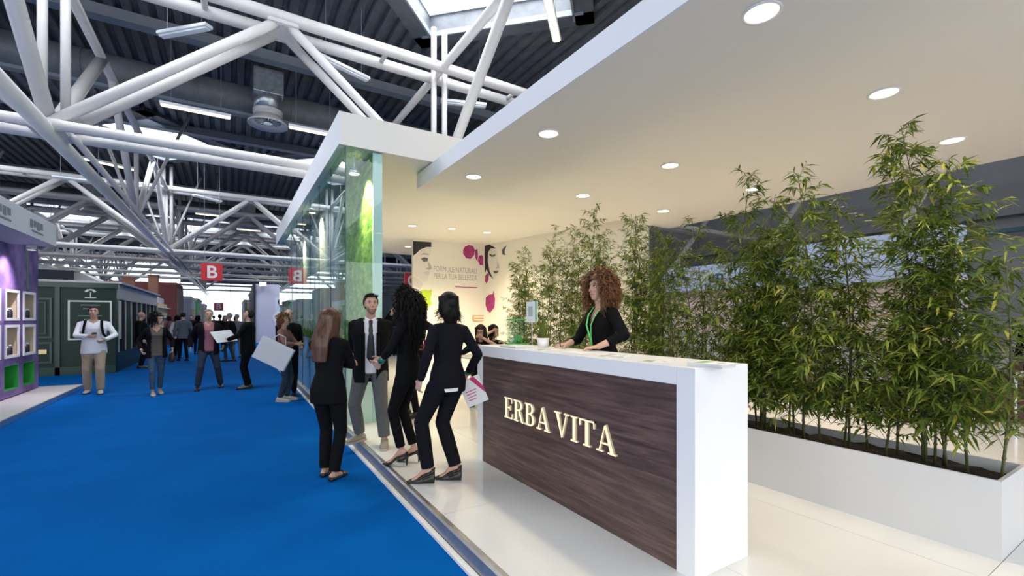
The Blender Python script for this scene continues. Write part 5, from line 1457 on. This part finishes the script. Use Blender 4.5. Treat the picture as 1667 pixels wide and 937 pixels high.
for i, (px, dpth, lab, hm_, hr, hy) in enumerate([(783, 8.0, 'seated woman with glasses and dark hair behind the counter far end', M_hair_db, 'long', -10), (799, 8.5, 'seated person with black hair leaning on hand behind counter end', M_hair_bk, 'bob', 40)]):
    d_ = ray(px, 518); q = Vector((0, 0, 0)) + Vector((d_.x, d_.y, 0)) * dpth
    g = seated(q.x, q.y, R(150 + 20 * i), 1.70, lab, sex='f', vox=.012, shoe='flat', trouser_m=M_bk, top='jacket', top_m=M_bk, hair=hr, hair_m=hm_, hyaw=R(hy), lean=R(10),
               hands=((-.05, .28, 1.12), (.10, .34, .98)) if i == 0 else ((-.16, .30, 1.0), (.06, .22, 1.22)), poles=((-1, 0, -.6), (1, 0, -.6)))
    if i == 0:
        gl = MB()
        for sg in (-1, 1):
            ring_ = [g['hp'](sg * .031 + .022 * math.cos(a), .098, .010 + .018 * math.sin(a)) for a in np.linspace(0, 6.283, 13)]
            gl.tube(ring_, .0025, 5)
            gl.tube([g['hp'](sg * .052, .096, .014), g['hp'](sg * .074, .01, .012)], .0022, 5)
        gl.tube([g['hp'](-.010, .10, .014), g['hp'](.010, .10, .014)], .002, 5); gl.build('glasses', M_black, g['root'])
    c_ = empty('white_chair', (q.x, q.y, PZ), R(150 + 20 * i), ['white stool under the seated woman with glasses', 'white stool under the person leaning on a hand'][i], 'chair', 'stools at the low table')
    MB().lathe([(.17, .40), (.19, .42), (.19, .455), (.17, .46)], 20).build('seat', M_white, c_, smooth=True)
    MB().tube([(0, 0, .02), (0, 0, .41)], .025, 10).build('stem', M_zinc, c_)
    MB().lathe([(.19, 0.0), (.19, .012), (.03, .03)], 20).build('base', M_zinc, c_)
d_ = ray(790, 518); q = Vector((d_.x, d_.y, 0)) * 7.45
tb = empty('low_table', (q.x, q.y, PZ), R(60), 'white round table in front of the two seated people', 'table')
MB().lathe([(.40, .82), (.42, .835), (.40, .85)], 28).build('tabletop', M_white, tb, smooth=True)
MB().tube([(0, 0, .02), (0, 0, .83)], .04, 12).build('column', M_white, tb)
MB().lathe([(.25, 0), (.25, .015), (.04, .04)], 24).build('base', M_white, tb)

# ---------------------------------------------------------------- walkers in the aisle
def at_foot(u, v, z=0): p = on_z(u, v, z); return p.x, p.y
def facing_cam(x, y, off=0): return world_face(-x, -y) + R(off)
x, y = at_foot(153, 640)
I_ = person(x, y, 0, facing_cam(x, y, -6), 1.82, 'm', 'heavy man in white shirt and beige trousers with a black backpack, looking at his phone', bulk=1.13,
            feet=((-.11, .10, 0, .1), (.11, -.12, 0, -.1)), shoe='shoe', shoe_m=M_shoe_l, trouser_m=M_beige, trouser_w=1.3, top='shirt', top_m=M_shirt_w, jacket_lo=.80, sleeve=.95, neck_v=.05,
            hands=((-.20, .30, 1.12), (.05, .33, 1.20)), poles=((-1, -.4, -.3), (1, -.4, -.3)), hair='short', hair_m=M_hair_db, hpitch=R(-8))
tI = I_['tors']
for sg in (-1, 1):
    MB().tube([tI((sg * .12, -.13, .45)), tI((sg * .115, -.05, .572)), tI((sg * .12, .06, .548)), tI((sg * .13, .15, .44)), tI((sg * .15, .14, .30)), tI((sg * .18, .02, .22))], .024, 8, flat=.5).build('backpack_strap', M_bk, I_['root'], smooth=True)
MB().loft([(tI((0, -.20, .10)), (.13, 0, 0), (0, .05, 0)), (tI((0, -.23, .18)), (.16, 0, 0), (0, .09, 0)), (tI((0, -.23, .42)), (.15, 0, 0), (0, .08, 0)), (tI((0, -.20, .52)), (.10, 0, 0), (0, .04, 0))], 14).build('backpack', M_bk, I_['root'], smooth=True)
hw = wr(I_, I_['hands'][1] + Vector((-.09, .02, .03)))
ph = empty('phone', hw, I_['root'].rotation_euler.z, 'dark phone in the hand of the man with the backpack', 'phone')
MB().box((-.04, -.005, -.05), (.04, .005, .05)).build('body', M_black, ph); MB().box((-.035, -.006, -.045), (.035, -.005, .045)).build('screen', M_navy, ph)
x, y = at_foot(254, 642)
J = person(x, y, 0, facing_cam(x, y, 8), 1.66, 'f', 'woman in open black blazer, taupe top and blue jeans walking, head turned aside',
           feet=((-.08, -.14, 0, .05), (.07, .12, 0, -.05)), shoe='flat', shoe_m=M_shoe_l, trouser_m=M_jean, trouser_w=.95, hem=.05, top='jacket', top_m=M_bk, inner_m=M_taupe, open_w=.10, open_lo=.70, jacket_lo=.80, sleeve=.9, neck_v=.10,
           hands=((-.26, .08, .93), (.25, .12, .93)), poles=((-.6, -1, 0), (.6, -1, 0)), hair='curly_short', hair_m=M_hair_bk, hyaw=R(55))
hw = wr(J, (-.25, .06, .79))
hb2 = empty('handbag', hw, J['root'].rotation_euler.z, 'small dark brown handbag carried by the woman in blazer and jeans', 'bag')
M_hbag = mat('brown_leather', (.05, .025, .018), .5)
MB().loft([((0, 0, -.13), (.05, 0, 0), (0, .11, 0)), ((0, 0, -.04), (.06, 0, 0), (0, .13, 0)), ((0, 0, .07), (.03, 0, 0), (0, .09, 0))], 14).build('pouch', M_hbag, hb2, smooth=True)
MB().tube([(0, -.08, .06), (-.01, -.05, .16), (-.01, .05, .16), (0, .08, .06)], .007, 6).build('handle', M_hbag, hb2, smooth=True)
x, y = at_foot(337, 632)
K = person(x, y, 0, facing_cam(x, y, 4), 1.80, 'm', 'grey haired man in dark jacket, pink shirt and dark jeans striding towards the camera',
           feet=((-.26, -.08, 0, .0), (.18, .14, 0, -.15)), pelvis=(-.03, 0, -.03), shoe='shoe', trouser_m=M_jean_d, trouser_w=1.15, top='jacket', top_m=M_bk2, inner_m=M_pinkshirt, open_w=.085, open_lo=.70, jacket_lo=.76, sleeve=1.0, neck_v=.06,
           hands=((-.30, .06, .95), (.30, .02, .93)), poles=((-.6, -1, 0), (.6, -1, 0)), hair='receding', hair_m=M_hair_gy)
x, y = at_foot(404, 632)
Lm = person(x, y, 0, R(78), 1.77, 'm', 'man in black suit standing sideways in the aisle reading papers',
            shoe='shoe', trouser_m=M_bk, top='jacket', top_m=M_bk, inner_m=M_shirt_w, open_w=.05, open_lo=1.15, jacket_lo=.76, sleeve=1.0, neck_v=.05,
            hands=((-.12, .36, 1.10), (.14, .38, 1.12)), poles=((-1, -.6, -.4), (1, -.6, -.4)), hair='short', hair_m=M_hair_db, hpitch=R(-18), hyaw=R(8))
def sheet(loc, rz, rx, ry, sz, label, name='paper_sheet', cat='paper', m=None, grp=None):
    t = empty(name, loc, rz, label, cat, grp)
    Mx = Matrix.Rotation(rx, 4, 'X') @ Matrix.Rotation(ry, 4, 'Y')
    MB().box((-sz[0] / 2, -.003, -sz[1] / 2), (sz[0] / 2, .003, sz[1] / 2), M=Mx).build('page', m or M_bag, t)
    for k in range(4): MB().box((-sz[0] * .35, -.0045, -sz[1] * .3 + k * sz[1] * .12), (sz[0] * (.1 + .05 * k), -.003, -sz[1] * .27 + k * sz[1] * .12), M=Mx).build('text_line', M_pgrey, t)
    return t
hw = wr(Lm, (-.03, .46, 1.17)); sheet(hw, R(20), R(-50), R(-8), (.42, .36), 'open white papers held by the man in the black suit')
x, y = at_foot(462, 652)
Mw = person(x, y, 0, world_face(1.0, -.55), 1.64, 'f', 'woman with brown curly hair and mauve top, holding a big white bag', skin=M_skin_tan,
            feet=((-.09, .02, 0, .1), (.09, -.03, 0, -.1)), shoe='trainer', shoe_m=M_shoe_l, trouser_m=M_jean_d, trouser_w=1.0, top='top', top_m=M_mauve, jacket_lo=.80, sleeve=.75, neck_v=.10,
            hands=((.02, .30, 1.06), (.10, .30, 1.08)), poles=((-1, -.3, -.5), (1, -.5, -.5)), hair='curly_short', hair_m=M_hair_cu, hyaw=R(-12), hpitch=R(-10))
bl = Vector((x, y, 0)) + Vector((-.20, -.42, .93))
bgp = empty('shopping_bag', bl, R(-26), 'big white paper bag hanging tilted in front of the woman with the mauve top', 'bag')
Mx = Matrix.Rotation(R(27), 4, 'Y')
MB().box((-.30, -.04, -.21), (.30, .04, .21), M=Mx).build('bag_body', M_bag, bgp, bevel=.01)
for k in range(5): MB().box((-.18, -.0425, -.12 + k * .05), (.14 + .02 * (k % 2), -.04, -.105 + k * .05), M=Mx).build('print_line', M_ink3, bgp)
MB().tube([Mx @ Vector((-.14, -.04, .21)), Mx @ Vector((-.06, -.04, .36)), Mx @ Vector((.06, -.04, .36)), Mx @ Vector((.14, -.04, .21))], .008, 6).build('handle', M_bag, bgp, smooth=True)
x, y = 1.0, 10.15
person(x, y, 0, world_face(.2, -.9), 1.76, 'm', 'bald man in a dark jacket right behind the woman with the white bag', feet=((-.1, 0, 0, 0), (.1, .05, 0, 0)), shoe='shoe', trouser_m=M_bk, top='jacket', top_m=M_bk,
       hands=((-.18, .2, 1.0), (.12, .25, 1.05)), hair='bald', hair_m=M_hair_db, hpitch=R(-8))
x, y = at_foot(229, 599)
person(x, y, 0, R(-75), 1.78, 'm', 'old bald man in dark suit standing beside the green stall', shoe='shoe', trouser_m=M_bk2, top='jacket', top_m=M_bk2, inner_m=M_shirt_w, open_w=.06, open_lo=1.1, neck_v=.05, hair='bald', hair_m=M_hair_gy, vox=.015)
crowd = [  # u, v, facing, h, sex, trousers, top, hair, hair material, label
    (298, 587, R(20), 1.80, 'm', M_bk2, M_greycoat, 'short', M_hair_db, 'man in grey jacket and dark trousers walking away, seen from behind'),
    (289, 583, R(-10), 1.70, 'f', M_bk, M_shirt_w, 'bob', M_hair_bk, 'person in white top half hidden beside the grey jacketed man'),
    (322, 576, R(0), 1.72, 'f', M_bk, M_bk, 'bob', M_hair_bk, 'dark dressed person far behind the grey haired man, at his left'),
    (374, 588, R(60), 1.76, 'm', M_jean_d, M_bk2, 'short', M_hair_gy, 'grey haired man in navy jacket carrying a bright blue bag'),
    (386, 582, R(15), 1.74, 'm', M_greytr, M_greycoat, 'receding', M_hair_gy, 'man in grey behind the man with the blue bag'),
    (358, 572, R(5), 1.75, 'm', M_bk, M_bk, 'short', M_hair_bk, 'dark dressed man far down the aisle, right of the striding man'),
    (366, 566, R(190), 1.72, 'f', M_bk, M_mauve, 'long', M_hair_br, 'far woman in mauve facing the camera deep in the aisle'),
    (312, 560, R(170), 1.74, 'm', M_bk, M_bk2, 'short', M_hair_db, 'tiny far man left of the aisle centre'),
    (348, 557, R(0), 1.74, 'm', M_bk, M_greycoat, 'short', M_hair_db, 'tiny far man in grey at the aisle end'),
    (383, 556, R(0), 1.70, 'f', M_bk, M_bk, 'bob', M_hair_bk, 'tiny far woman in black at the aisle end'),
    (275, 570, R(30), 1.72, 'f', M_jean_d, M_mauve, 'bob', M_hair_db, 'person in mauve by the cream stand shelves'),
]
for u, v, fc, h_, sx_, tm, tp, hr, hm_, lab in crowd:
    x, y = at_foot(u, v)
    person(x, y, 0, fc, h_, sx_, lab, vox=.018, feet=((-.1, .08, 0, 0), (.1, -.1, 0, 0)), shoe='shoe', trouser_m=tm, top='jacket', top_m=tp, hair=hr, hair_m=hm_, face=False, group='people far down the aisle')
x, y = at_foot(368, 588)
bb_ = empty('blue_bag', (x - .2, y - .35, .88), R(10), 'bright blue shopping bag in the far aisle', 'bag')
MB().box((-.20, -.06, -.18), (.20, .06, .18)).build('bag_body', mat('bag_blue', (.01, .08, .55), .4), bb_, bevel=.01)
MB().tube([(-.08, 0, .18), (-.05, 0, .30), (.05, 0, .30), (.08, 0, .18)], .008, 6).build('handle', M_black, bb_)
# two people beyond the bamboo
person(11.3, 1.75, .02, R(80), 1.74, 'm', 'dark dressed man beyond the bamboo at the right picture edge', vox=.016, shoe='shoe', trouser_m=M_bk, top='jacket', top_m=M_bk, hair='short', hair_m=M_hair_db)
person(12.2, 6.6, .02, R(110), 1.72, 'm', 'man in a dark jacket standing before the pink stand beyond the bamboo', vox=.016, shoe='shoe', trouser_m=M_bk, top='jacket', top_m=M_bk2, hair='short', hair_m=M_hair_db)
